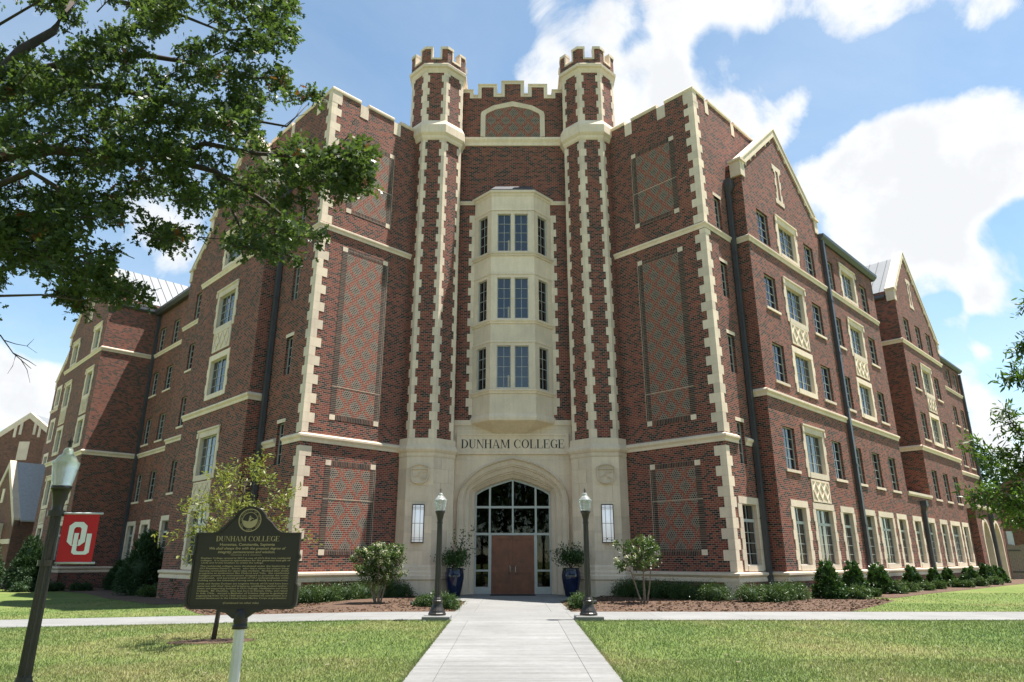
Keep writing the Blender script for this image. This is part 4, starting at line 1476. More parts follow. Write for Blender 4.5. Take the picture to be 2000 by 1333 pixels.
def glyph(ch):
    """list of polygons of a high-contrast serif capital, height 1; returns (width, polys)"""
    T, t, S = .155, .038, .04
    P = []

    def rect(a, b, c, d): P.append([(a, c), (b, c), (b, d), (a, d)])

    def serif(x0, x1, top): rect(x0 - .085, x1 + .085, 1 - t, 1) if top else rect(x0 - .085, x1 + .085, 0, t)

    def strip(o, i):
        for k in range(len(o) - 1):
            P.append([o[k], o[k + 1], i[k + 1], i[k]])

    def ell(cx, rx, ry, a0, a1, n=16):
        return [(cx + rx * math.cos(math.radians(a0 + (a1 - a0) * k / n)), .5 + ry * math.sin(math.radians(a0 + (a1 - a0) * k / n))) for k in range(n + 1)]
    if ch == 'D':
        rect(.10, .10 + T, t, 1 - t); serif(.10, .25, True); serif(.10, .25, False)
        strip(ell(.30, .50, .5, -90, 90), ell(.30, .34, .5 - t, -90, 90)); return .86, P
    if ch == 'U':
        rect(.10, .10 + T, .32, 1 - t); rect(.66, .66 + .05, .32, 1 - t); serif(.10, .255, True); serif(.66, .71, True)
        o = [(.405 + .305 * math.cos(a), .32 + .33 * math.sin(a)) for a in np.linspace(math.pi, 2 * math.pi, 17)]
        i = [(.4575 + .2025 * math.cos(a), .32 + .28 * math.sin(a)) for a in np.linspace(math.pi, 2 * math.pi, 17)]
        strip(o, i); return .84, P
    if ch == 'N':
        rect(.12, .165, t, 1 - t); rect(.72, .765, t, .985); serif(.10, .18, False); serif(.71, .77, True)
        P.append([(.06, 1), (.24, 1), (.765, 0), (.70, 0)]); return .88, P
    if ch == 'H':
        for x in (.10, .62):
            rect(x, x + T, t, 1 - t); serif(x, x + T, True); serif(x, x + T, False)
        rect(.255, .62, .49, .49 + t); return .90, P
    if ch == 'A':
        P.append([(.38, 1), (.44, 1), (.13, t), (.085, t)]); P.append([(.38, 1), (.45, 1), (.80, t), (.63, t)])
        rect(.20, .66, .30, .30 + t); rect(.0, .24, 0, t); rect(.54, .90, 0, t); return .90, P
    if ch == 'M':
        rect(.12, .165, t, 1 - t); rect(.83, .83 + T, t, 1 - t); rect(.04, .25, 0, t); serif(.83, .985, False); rect(.06, .2, 1 - t, 1); rect(.83, 1.06, 1 - t, 1)
        P.append([(.10, .96), (.28, .96), (.56, .04), (.50, .04)]); P.append([(.50, .04), (.56, .04), (.85, .96), (.80, .96)]); return 1.09, P
    if ch in 'CG':
        o, i = ell(.45, .39, .5, 38, 322, 28), ell(.48, .27, .5 - t, 42, 318, 28)
        strip(o, i); rect(.735, .765, .66, .97)
        if ch == 'C':
            rect(.735, .765, .03, .20)
        else:
            rect(.63, .63 + T, .06, .42); rect(.55, .88, .42, .42 + t)
        return .86, P
    if ch == 'O':
        strip(ell(.46, .41, .5, 0, 360, 32), ell(.46, .255, .5 - t, 0, 360, 32)); return .92, P
    if ch in 'LE':
        rect(.10, .10 + T, t, 1 - t); serif(.10, .255, True) if ch == 'L' else rect(.015, .68, 1 - t, 1)
        rect(.015, .70, 0, t); rect(.66, .70, t, .27)
        if ch == 'E':
            rect(.64, .68, .75, 1 - t); rect(.255, .52, .49, .49 + t); rect(.49, .52, .38, .64)
        return .76, P
    return .36, P


def lettering(fr, text, z0, h, width, n0, n1, mat, parent, shear=0.0):
    """each capital is a piece of its own"""
    total = sum(glyph(c)[0] for c in text)
    sx = width / total
    x = -width / 2
    for ch in text:
        w, P = glyph(ch)
        mb = MB()
        for k, p in enumerate(P):
            mb.fpoly(fr, [(x + (a + shear * b) * sx, z0 + b * h) for a, b in p], n0, n1 + .00045 * h * (k % 9))
        if P:
            mb.build('letter', mat, parent, uv=False)
        x += w * sx


def tablet(mb):
    a, b, c, d = -2.63, 2.63, 6.18, 7.15
    mb.fbox(FC, a, b, c, d, -.05, .045)
    for (p, q, r, s) in ((a, a + .12, c, d), (b - .12, b, c, d), (a + .12, b - .12, c, c + .10), (a + .12, b - .12, d - .10, d)):
        mb.fbox(FC, p, q, r, s, .045, .085)


TAB = part('name_tablet', 'stone', tablet)
lettering(FC, 'DUNHAM COLLEGE', 6.46, .41, 4.86, .04, .052, 'black', TAB)

# ---- oriel
OX, OY0 = 1.07, .95                             # half front width, projection
SL = math.hypot(.91, .95)
sd = (.91 / SL, .95 / SL)


def oriel_ring(off, z):
    nx, ny = sd[1], sd[0]
    f = OY0 + off
    # side line through (OX, OY0) along (.91, -.95) in (x, n) space, pushed out by off
    px, pn = OX + nx * off, OY0 + ny * off
    k = (f - pn) / -.95
    x1 = px + .91 * k
    k2 = (0 - pn) / -.95
    x2 = px + .91 * k2
    return [FC.p(-x2, -.02, z), FC.p(-x1, f, z), FC.p(x1, f, z), FC.p(x2, -.02, z)]


def oriel_loft(prof):
    return lambda mb: mb.ring_loft([oriel_ring(o, z) for z, o in prof])


ORI = part('oriel', 'stone', oriel_loft([(18.38, 0), (19.22, 0)]))
part('cornice', 'stone', oriel_loft([(19.2, .0), (19.28, .04), (19.36, .05), (19.40, .11), (19.52, .12), (19.53, .0)]), ORI)
part('oriel_roof', 'lead', oriel_loft([(19.52, .10), (19.58, .10), (20.05, -.45)]), ORI)
part('head_mould', 'stone', oriel_loft([(18.39, .0), (18.39, .03), (18.47, .03), (18.50, .0)]), ORI)
for (a, b) in ((15.86, 14.88), (12.30, 11.38)):
    part('spandrel', 'stone', oriel_loft([(b, 0), (a, 0)]), ORI)
    part('head_mould', 'stone', oriel_loft([(b - .005, .0), (b - .005, .03), (b + .07, .03), (b + .1, .0)]), ORI)
for z in (15.86, 12.30, 8.86):
    part('sill_mould', 'stone', oriel_loft([(z, .0), (z + .02, .05), (z + .1, .06), (z + .14, .11), (z + .2, .11), (z + .23, .0)]), ORI)
part('apron', 'stone', oriel_loft([(7.92, 0), (8.87, 0)]), ORI)
part('bottom_mould', 'stone', oriel_loft([(7.58, .0), (7.62, .05), (7.74, .07), (7.84, .05), (7.94, .0)]), ORI)
part('corbel', 'stone', lambda mb: mb.ring_loft([[FC.p(-.9, -.02, 7.16), FC.p(-.62, .08, 7.16), FC.p(.62, .08, 7.16), FC.p(.9, -.02, 7.16)], oriel_ring(0, 7.60)]), ORI)
for (z0, z1) in ((16.08, 18.39), (12.52, 14.89), (9.08, 11.39)):
    wz0, wz1 = z0 + .08, z1 - .17
    fo = Fr(FC.p(-OX, OY0, 0)[:2], (1, 0), (0, -1))
    hs = [(OX - .76, OX - .09, wz0, wz1), (OX + .09, OX + .76, wz0, wz1)]
    part('window_storey', 'stone', lambda mb: mb.wall(fo, 0, 2 * OX, z0, z1, 0, hs, .2), ORI)
    for h in hs:
        window(fo, h[0], h[1], h[2], h[3], 0, 2, 4, .13, panes=True)
    part('painted_room_glow', 'notice_glow', lambda mb: mb.fbox(fo, OX - .24, OX - .155, wz0 + .06, wz0 + .62, -.125, -.118), ORI)  # warm light inside the room, painted as a tan strip before the pane
    for sgn in (-1, 1):
        f2 = Fr(FC.p(sgn * OX, OY0, 0)[:2], (sgn * sd[0], sd[1]), (sgn * sd[1], -sd[0]))
        h = (.30, .98, wz0, wz1)
        part('window_storey', 'stone', lambda mb: mb.wall(f2, 0, SL, z0, z1, 0, [h], .2), ORI)
        window(f2, h[0], h[1], h[2], h[3], 0, 2, 4, .13, panes=True)


# ------------------------------------------------------------------ ground, paving, beds
def sheet(name, xs, ys, dz, mat, kind='structure'):
    mb = MB()
    nx, ny = len(xs), len(ys)
    mb.v = [(x, y, zg(x, y) + dz) for y in ys for x in xs]
    for j in range(ny - 1):
        for i in range(nx - 1):
            a = j * nx + i
            mb.f.append((a, a + 1, a + 1 + nx, a + nx)); mb.m.append(0)
    o = mb.build(name, mat, None, True, False)
    tag(o, kind=kind)
    return o


xs = [-2500, -600, -200, -90, -60, -40] + [-30 + 1.0 * k for k in range(61)] + [34, 40, 60, 90, 200, 600, 2500]
ys = [-400, -60, -20, -8] + [-4 + .8 * k for k in range(49)] + [38, 42, 50, 60, 80, 120, 250, 700, 3000]
GROUND = sheet('ground', xs, ys, 0, 'lawn')


def slab(poly, dz, parent, name='paving_slab', sub=3):
    """thin concrete slab following the ground; poly = (x0, x1, y0, y1)"""
    x0, x1, y0, y1 = poly
    g = .0035
    X = np.linspace(x0 + g, x1 - g, sub + 1)
    Y = np.linspace(y0 + g, y1 - g, sub + 1)
    mb = MB()
    top = [[(x, y, zg(x, y) + dz) for x in X] for y in Y]
    for j in range(sub):
        for i in range(sub):
            mb.poly([top[j][i], top[j][i + 1], top[j + 1][i + 1], top[j + 1][i]])
    rim = [top[0][i] for i in range(sub + 1)] + [top[j][sub] for j in range(1, sub + 1)] + [top[sub][i] for i in range(sub - 1, -1, -1)] + [top[j][0] for j in range(sub - 1, 0, -1)]
    for a, b in zip(rim, rim[1:] + rim[:1]):
        mb.poly([a, b, (b[0], b[1], b[2] - .06), (a[0], a[1], a[2] - .06)])
    return mb.build(name, 'concrete', parent, False, False)


def bedding(name, x0, x1, y0, y1):
    X = np.linspace(x0 + .03, x1 - .03, max(3, int((x1 - x0) / 1.5)))
    Y = np.linspace(y0 + .03, y1 - .03, max(3, int((y1 - y0) / 1.5)))
    return sheet(name, list(X), list(Y), .006, 'soil')


WALK = bedding('entrance_walk', -1.6, 1.6, -6, 27.5)
y = -6.0
while y < 18.7:
    ye = min(y + 3.05, 19.1)
    if 19.1 - ye < .5:
        ye = 19.1
    slab((-1.16, 1.16, y, ye), .02, WALK)
    slab((-1.6, -1.16, y, ye), .0205, WALK)
    slab((1.16, 1.6, y, ye), .0205, WALK)
    y = ye
for (a, b) in ((22.05, 24.8), (24.8, 27.5)):
    slab((-1.16, 1.16, a, b), .02, WALK)
    slab((-1.75, -1.16, a, b), .0205, WALK); slab((1.16, 1.75, a, b), .0205, WALK)
for (a, b) in ((27.5, 30.0), (30.0, 32.85)):
    slab((-1.16, 1.16, a, b), .02, WALK)
    for sgn in (-1, 1):
        p, q = sorted((sgn * 1.16, sgn * 2.75)); slab((p, q, a, b), .0195, WALK)
        if b < 31:
            p, q = sorted((sgn * 2.75, sgn * 3.9)); slab((p, q, 28.3, 30.0), .0195, WALK)
SIDE = bedding('sidewalk', -60, 70, 19.15, 22.0)
x = -58.0
while x < 68:
    if abs(x + 1.6) < .01:
        slab((-1.6, 1.6, 19.1, 22.05), .0208, SIDE); x = 1.6; continue
    xe = x + 2.4
    if x < -1.6 < xe + .8: xe = -1.6
    slab((x, xe, 19.12, 22.03), .0200, SIDE)
    x = xe

# mulch beds


def bed(name, pts, h=.05):
    """closed outline -> low mound"""
    mb = MB()
    c = (sum(p[0] for p in pts) / len(pts), sum(p[1] for p in pts) / len(pts))
    n = len(pts)
    rings = []
    for s, dz in ((1.0, -.02), (1.0, .008), (.985, .022), (.9, h), (.6, h * 1.1), (.3, h)):
        rings.append([(c[0] + (p[0] - c[0]) * s, c[1] + (p[1] - c[1]) * s, zg(*p) + dz) for p in pts])
    mb.ring_loft(rings, True, (False, True))
    o = mb.build(name, 'mulch', None, True, False)
    tag(o, kind='structure')
    return o


fl, fr_ = FW[-1], FW[1]
bedL = [(-1.78, 22.1), (-1.78, 26.9), (-2.7, 28.3), (-4.0, 30.9), (-5.2, 31.2), (-8.7, 27.7)] + [fl.p(s, 0.2, 0)[:2] for s in (1.5, 3.2)] + [(-12.4, 27.4), (-11.2, 25.2), (-10.0, 23.2), (-9.2, 22.1), (-6, 22.1), (-4, 22.1)]
bedR = [(1.78, 22.1), (1.78, 26.9), (2.7, 28.3), (4.0, 30.9), (5.2, 31.2), (8.7, 27.7)] + [fr_.p(s, n, 0)[:2] for s, n in ((2.4, .1), (2.7, .9), (6, .9))] + [(14.6, 27.9), (12.6, 25.2), (11.2, 23.4), (10.2, 22.1), (7, 22.1), (4, 22.1)]
bed('mulch_bed', bedL)
bed('mulch_bed', bedR)
bedR2 = [fr_.p(s, .85, 0)[:2] for s in (5.8, 14, 22, 33)] + [fr_.p(s, 1.5, 0)[:2] for s in (34, 42)] + [fr_.p(s, n, 0)[:2] for s, n in ((42, 3.4), (36, 3.9), (28, 3.7), (20, 3.6), (12, 3.3), (6.6, 3.4))]
bed('mulch_bed', bedR2, .03)
bedL2 = [fl.p(s, n, 0)[:2] for s, n in ((3.4, .9), (11.3, .9), (11.6, -1.2), (19.7, -1.2), (27.9, -2.1), (28.0, 1.2), (30, 1.4), (40, 1.4), (40, 4.5), (30, 4.2), (26, 2.2), (20, 1.6), (13, 2.4), (5, 3.0))]
mbq = MB()
mbq.poly([(x, y, zg(x, y) + .012) for x, y in bedL2])
tag(mbq.build('mulch_bed', 'mulch', None, False, False), kind='structure')


def inside(pt, poly):
    x, y = pt
    r = False
    for (x1, y1), (x2, y2) in zip(poly, poly[1:] + poly[:1]):
        if (y1 > y) != (y2 > y) and x < (x2 - x1) * (y - y1) / (y2 - y1) + x1:
            r = not r
    return r


def big_mesh(name, V, loops_per, mat, parent=None, smooth=False):
    """V: (n, k, 3) array, one k-gon per row"""
    n, k, _ = V.shape
    me = bpy.data.meshes.new(name)
    me.vertices.add(n * k)
    me.vertices.foreach_set('co', V.reshape(-1).astype(np.float32))
    me.loops.add(n * k)
    me.loops.foreach_set('vertex_index', np.arange(n * k, dtype=np.int32))
    me.polygons.add(n)
    me.polygons.foreach_set('loop_start', np.arange(0, n * k, k, dtype=np.int32))
    me.update(calc_edges=True)
    me.materials.append(M[mat])
    if smooth:
        me.polygons.foreach_set('use_smooth', [True] * n)
    o = bpy.data.objects.new(name, me)
    COL.objects.link(o)
    if parent is not None:
        o.parent = parent
        o.location = -world_loc(parent)
    return o


def rand_dirs(n):
    d = rng.normal(size=(n, 3))
    return d / np.linalg.norm(d, axis=1, keepdims=True)


def chips(poly, n, name, s=.04):
    x0, x1 = min(p[0] for p in poly), max(p[0] for p in poly)
    y0, y1 = min(p[1] for p in poly), max(p[1] for p in poly)
    P = []
    while len(P) < n:
        p = (random.uniform(x0, x1), random.uniform(y0, y1))
        if inside(p, poly):
            P.append((p[0], p[1], zg(*p) + random.uniform(.03, .07)))
    P = np.array(P)
    t = rand_dirs(n); t[:, 2] *= .3
    b = np.cross(t, rand_dirs(n)); b /= np.linalg.norm(b, axis=1, keepdims=True)
    L = rng.uniform(.5, 1.4, (n, 1)) * s
    V = np.stack([P - t * L - b * L * .3, P + t * L - b * L * .3, P + t * L + b * L * .3, P - t * L + b * L * .3], 1)
    o = big_mesh(name, V, 4, 'chip')
    tag(o, 'loose bark chips scattered over a planting bed', 'mulch', kind='stuff')


chips(bedL, 9000, 'bark_chips')
chips(bedR, 9000, 'bark_chips')
o = [x for x in COL.objects if x.name.startswith('bark_chips')]
o[0]['label'] = 'bark chips over the bed before the half-lit panel wall'
o[1]['label'] = 'bark chips over the bed before the fully shaded panel wall'

# grass blades on the near lawns (one mass)
beds = [bedL, bedR, bedR2, bedL2]


def grass():
    P = []
    regions = [(-12, 12, 8.6, 13, 1300), (-17, 17, 13, 19.1, 620), (-26, 26, 22.05, 26, 150), (-20, 30, 26, 34, 60)]
    pts = []
    for (a, b, c, d, dens) in regions:
        n = int((b - a) * (d - c) * dens)
        q = np.stack([rng.uniform(a, b, n), rng.uniform(c, d, n)], 1)
        keep = (np.abs(q[:, 0]) > 1.63) & (np.abs(q[:, 0]) < q[:, 1] * .80 + 1)
        keep &= ~((np.abs(q[:, 0] + 6.3) < .8) & (np.abs(q[:, 1] - 15.45) < .28))
        q = q[keep]
        if c > 20:
            q = np.array([p for p in q if not any(inside(p, bb) for bb in beds)])
        pts.append(q)
    q = np.concatenate(pts)
    # ragged taller edge along paving
    n = 9000
    e = np.stack([np.where(rng.random(n) < .5, -1, 1) * rng.uniform(1.60, 1.66, n), rng.uniform(8.5, 19.1, n)], 1)
    e2 = np.stack([rng.uniform(-18, 18, 16000), np.where(rng.random(16000) < .6, rng.uniform(19.02, 19.15, 16000), rng.uniform(22.0, 22.1, 16000))], 1)
    e2 = e2[(np.abs(e2[:, 0]) > 1.75) & ~((e2[:, 1] > 20) & (e2[:, 0] > -9.2) & (e2[:, 0] < 10.2))]
    q = np.concatenate([q, e, e2])
    n = len(q)
    z = np.array([zg(x, y) for x, y in q])
    h = rng.uniform(.025, .055, n) * (1 + .5 * (rng.random(n) < .05))
    w = rng.uniform(.003, .006, n) * (1 + q[:, 1] / 22)
    a = rng.uniform(0, 2 * math.pi, n)
    lean = rng.normal(0, .025, (n, 2))
    dx, dy = np.cos(a) * w, np.sin(a) * w
    B = np.stack([q[:, 0], q[:, 1], z], 1)
    V = np.stack([B - np.stack([dx, dy, 0 * dx], 1), B + np.stack([dx, dy, 0 * dx], 1), B + np.stack([lean[:, 0], lean[:, 1], h], 1)], 1)
    o = big_mesh('grass', V, 3, 'blade')
    tag(o, 'short mown green grass of the lawns', 'grass', kind='stuff')


grass()
# bare mulch ring under the young tree
bed('mulch_ring', [(-6.3 + .85 * math.cos(a) + .1 * math.sin(3 * a), 15.5 + .38 * math.sin(a)) for a in np.linspace(0, 2 * math.pi, 19)[:-1]], .02)
# fallen pale leaves
for k in range(34):
    x, y = random.uniform(-9, 9), random.uniform(10, 18.5)
    if abs(x) < 1.7:
        continue
    mbq = MB()
    a = random.uniform(0, 6.3)
    r = random.uniform(.03, .055)
    z = zg(x, y) + .05
    mbq.poly([(x + r * math.cos(a + t) * (1 if k2 % 2 else .6), y + r * math.sin(a + t) * (1 if k2 % 2 else .6), z + random.uniform(0, .015)) for k2, t in enumerate(np.linspace(0, 6.28, 9)[:-1])])
    tag(mbq.build('fallen_leaf', 'bark_light', None, False, False), 'dry pale leaf lying on the mown lawn', 'leaf', 'dry leaves fallen on the lawn')


# ------------------------------------------------------------------ lamps
def post_lamp(label, loc, s=1.0, plinth=True, group=None):
    def K(prof): return [(r_ * s, z_) for r_, z_ in prof]
    x, y = loc
    z = zg(x, y)
    r = thing('street_lamp', label, 'lamp', (x, y, z), group)
    b = (x, y, z)
    zz = 0
    if plinth:
        mb = MB()
        mb.ring_loft([[(x - .36, y - .36, z - .2), (x + .36, y - .36, z - .2), (x + .36, y + .36, z - .2), (x - .36, y + .36, z - .2)],
                      [(x - .36, y - .36, z + .10), (x + .36, y - .36, z + .10), (x + .36, y + .36, z + .10), (x - .36, y + .36, z + .10)],
                      [(x - .34, y - .34, z + .12), (x + .34, y - .34, z + .12), (x + .34, y + .34, z + .12), (x - .34, y + .34, z + .12)]])
        mb.build('footing', 'concrete', r)
        zz = .12
    c = (x, y, z + zz)
    mb = MB(); mb.lathe(K([(.235, 0), (.235, .05), (.215, .07), (.20, .12), (.155, .20), (.135, .27), (.135, .30), (.145, .32), (.145, .36), (.125, .38), (.12, .42), (.105, .44), (.10, .48)]), 16, c)
    mb.build('base', 'bronze', r)
    mb = MB(); mb.lathe(K([(.088, .46), (.086, .5), (.070, 2.34), (.070, 2.36)]), 24, c, flute=(.49, 2.345))
    mb.build('shaft', 'bronze', r)
    mb = MB(); mb.lathe(K([(.078, 2.34), (.085, 2.36), (.072, 2.40), (.078, 2.46), (.105, 2.58), (.125, 2.63), (.135, 2.635), (.135, 2.67), (.125, 2.68)]), 20, c)
    mb.build('capital', 'bronze', r, True)
    mb = MB(); mb.lathe(K([(.125, 2.665), (.128, 2.70), (.145, 2.76), (.158, 2.84), (.172, 2.92), (.184, 2.955), (.184, 2.972), (.168, 2.985), (.150, 2.99), (.142, 3.01), (.118, 3.045), (.085, 3.07), (.072, 3.08), (.068, 3.10), (.064, 3.13), (.045, 3.16), (0.005, 3.17)]), 28, c)
    mb.build('globe', 'globe', r, True)
    mb = MB(); mb.lathe(K([(.03, 3.16), (.02, 3.18), (.026, 3.205), (.011, 3.225), (.018, 3.25), (.006, 3.28), (.002, 3.31)]), 8, c)
    for a in range(4):
        ca, sa = math.cos(a * math.pi / 2), math.sin(a * math.pi / 2)
        mb.tube([(x + .01 * ca, y + .01 * sa, c[2] + 3.22), (x + .036 * ca, y + .036 * sa, c[2] + 3.24), (x + .03 * ca, y + .03 * sa, c[2] + 3.255)], .005, 5)
    mb.build('finial', 'bronze', r)
    return r, c


post_lamp('dark acorn-globe lamp post beside the walk, nearer the half-lit panel wall', (-2.0, 19.35))
post_lamp('dark acorn-globe lamp post beside the walk, nearer the fully shaded panel wall', (2.0, 19.35))
LX, LY = -5.72, 8.8
lamp3, lc = post_lamp('dark fluted lamp post carrying a red banner', (LX, LY), s=.86, plinth=False)
for z in (2.06, 1.47):
    mb = MB()
    mb.tube([(LX + .05, LY, lc[2] + z + .28), (LX + .57, LY + .03, lc[2] + z + .28)], .013, 8)
    mb.build('banner_arm', 'plastic', lamp3, True)
    mb = MB(); mb.lathe([(.098, 0), (.098, .07)], 20, (LX, LY, lc[2] + z + .245)); mb.build('arm_clamp', 'bronze', lamp3)
# banner with interlocked letters
BZ0, BZ1 = lc[2] + 1.755, lc[2] + 2.335
FB = Fr((LX + .105, LY - .0), (.999, .055), (.055, -.999))
BW = .43
ban = thing('banner', 'red cloth banner with white interlocked OU letters hung on a lamp post', 'banner', (LX + .3, LY, BZ0))


def cloth(mb):
    nx, nz = 10, 12
    for side in (0, 1):
        for i in range(nx):
            for j in range(nz):
                q = []
                for a, b in ((i, j), (i + 1, j), (i + 1, j + 1), (i, j + 1)):
                    s, t = a / nx, b / nz
                    w = .006 * math.sin(s * 9 + t * 2) * (1 - abs(2 * t - 1) ** 3) - .003 * side
                    q.append(FB.p(s * BW, w, BZ0 + t * (BZ1 - BZ0)))
                mb.poly(q)


mb = MB(); cloth(mb); mb.build('cloth', 'red', ban, True)


def logo(mb):
    H = BZ1 - BZ0

    def P(pts, n1):
        mb.fpoly(FB, [(x * BW, BZ1 - y * H) for x, y in pts], .004, n1)

    def ring(o, i, n1, skip=()):
        for k in range(len(o)):
            if k in skip:
                continue
            P([o[k], o[(k + 1) % len(o)], i[(k + 1) % len(i)], i[k]], n1)
    x0, x1, y0, y1, c, w = .22, .72, .17, .66, .13, .145
    cy = c * .62
    O = [(x0 + c, y0), (x1 - c, y0), (x1, y0 + cy), (x1, y1 - cy), (x1 - c, y1), (x0 + c, y1), (x0, y1 - cy), (x0, y0 + cy)]
    a0, a1, b0, b1, k, ky = x0 + w, x1 - w, y0 + .105, y1 - .105, .05, .035
    I = [(a0 + k, b0), (a1 - k, b0), (a1, b0 + ky), (a1, b1 - ky), (a1 - k, b1), (a0 + k, b1), (a0, b1 - ky), (a0, b0 + ky)]
    ring(O, I, .012)
    # U : left stem passes through the O, right stem stands free
    P([(.40, .40), (.52, .40), (.52, .76), (.40, .80)], .0135)
    P([(.40, .80), (.52, .755), (.56, .775), (.475, .84)], .0128)
    P([(.475, .84), (.56, .775), (.72, .775), (.80, .84)], .0132)
    P([(.80, .84), (.72, .775), (.755, .755), (.88, .80)], .0128)
    P([(.755, .755), (.88, .80), (.88, .41), (.755, .41)], .0130)


mb = MB(); logo(mb); mb.build('emblem', 'white', ban)


def logo_gap(mb):
    H = BZ1 - BZ0
    for (a, b, c, d) in ((.378, .398, .43, .645), (.522, .542, .43, .645)):
        mb.fpoly(FB, [(a * BW, BZ1 - c * H), (b * BW, BZ1 - c * H), (b * BW, BZ1 - d * H), (a * BW, BZ1 - d * H)], .004, .0142)


mb = MB(); logo_gap(mb); mb.build('emblem_outline', 'red', ban)

# ------------------------------------------------------------------ historical marker
SX, SY = -2.53, 6.8
sz = zg(SX, SY)
sign = thing('historical_marker', 'dark bronze historical marker on a pale octagonal post in the lawn', 'sign', (SX, SY, sz))
FS = Fr((SX, SY), (math.cos(.02), math.sin(.02)), (math.sin(.02), -math.cos(.02)))
mb = MB(); mb.lathe([(.052, -.4), (.048, .95 - sz)], 8, (SX + .01, SY, sz)); mb.build('post', 'post', sign)
mb = MB(); mb.lathe([(.066, .93 - sz), (.066, .965 - sz), (.060, .97 - sz), (.060, .99 - sz), (.064, .995 - sz), (.058, 1.06 - sz), (.042, 1.10 - sz), (.0, 1.115 - sz)], 16, (SX + .01, SY - .0, sz)); mb.build('socket', 'bronze_sign', sign, True)


def marker_outline(g=0.0):
    w = .515 - g
    pts = []
    # lower corners rounded, small ears at the sides, ogee shoulders and round head
    zb, zs = 1.10 + g, 1.785 - g
    for a in range(5):
        t = math.pi + a / 4 * math.pi / 2
        pts.append((-w + .06 + .06 * math.cos(t), zb + .06 + .06 * math.sin(t)))
    for a in range(5):
        t = 1.5 * math.pi + a / 4 * math.pi / 2
        pts.append((w - .06 + .06 * math.cos(t), zb + .06 + .06 * math.sin(t)))
    pts += [(w, 1.30), (w - .02, 1.33), (w - .02, 1.53), (w, 1.56), (w - .02, 1.60), (w - .02, zs)]
    for t in np.linspace(0, 1, 6):
        pts.append((w - .17 - t * .13, zs + .09 * t * t))
    for a in np.linspace(math.radians(18), math.radians(162), 13):
        pts.append(((.165 - g) * math.cos(a), 1.875 + (.155 - g) * math.sin(a)))
    for t in np.linspace(1, 0, 6):
        pts.append((-w + .17 + t * .13, zs + .09 * t * t))
    pts += [(-w + .02, zs), (-w + .02, 1.60), (-w, 1.56), (-w + .02, 1.53), (-w + .02, 1.33), (-w, 1.30)]
    return pts


mb = MB()
o, i_ = marker_outline(), marker_outline(.016)
mb.ring_loft([[FS.p(s, -.025, z) for s, z in o], [FS.p(s, .025, z) for s, z in o], [FS.p(s, .025, z) for s, z in i_], [FS.p(s, .016, z) for s, z in i_]])
mb.build('plate', 'bronze_sign', sign)
mb = MB()
mb.fpoly(FS, [(-.22, 1.10), (-.19, 1.08), (-.13, 1.07), (-.06, 1.02), (.06, 1.02), (.13, 1.07), (.19, 1.08), (.22, 1.10)], -.03, .03)
mb.build('bracket', 'bronze_sign', sign)
mb = MB()
for (a, b, c, d) in ((-.47, .47, 1.135, 1.139), (-.48, -.476, 1.14, 1.75), (.476, .48, 1.14, 1.75)):
    mb.fbox(FS, a, b, c, d, .015, .020)
mb.build('border_line', 'bronze_sign', sign)
# seal
seal = MB()


def disc(mb, r0, r1, n0, n1, seg=40, c=(0, 1.90)):
    for k in range(seg):
        a, b = 2 * math.pi * k / seg, 2 * math.pi * (k + 1) / seg
        mb.fpoly(FS, [(c[0] + r0 * math.cos(a), c[1] + r0 * math.sin(a)), (c[0] + r1 * math.cos(a), c[1] + r1 * math.sin(a)), (c[0] + r1 * math.cos(b), c[1] + r1 * math.sin(b)), (c[0] + r0 * math.cos(b), c[1] + r0 * math.sin(b))], n0, n1)


disc(seal, .100, .108, .014, .022)
disc(seal, .070, .075, .014, .022)
S = seal
SEAL = seal.build('seal', 'gold', sign)
mb = MB()
for k in range(30):          # circular field and sower figure
    a = 2 * math.pi * k / 30
    r = .069
    b = 2 * math.pi * (k + 1) / 30
    if math.sin(a) < .1:
        mb.fpoly(FS, [(0, 1.885), (r * math.cos(a), 1.90 + r * math.sin(a)), (r * math.cos(b), 1.90 + r * math.sin(b))], .014, .0185)
mb.fpoly(FS, [(-.012, 1.90), (.012, 1.90), (.010, 1.925), (-.010, 1.925)], .014, .021)
mb.fpoly(FS, [(-.007, 1.928), (.007, 1.928), (.006, 1.942), (-.006, 1.942)], .014, .0212)
mb.fpoly(FS, [(.010, 1.918), (.035, 1.908), (.036, 1.914), (.012, 1.926)], .014, .0208)
mb.fpoly(FS, [(-.012, 1.90), (-.03, 1.865), (-.022, 1.863), (-.002, 1.90)], .014, .0208)
mb.fpoly(FS, [(.0, 1.90), (.022, 1.865), (.014, 1.863), (-.006, 1.89)], .014, .0214)
mb.build('seal_figure', 'gold', SEAL)


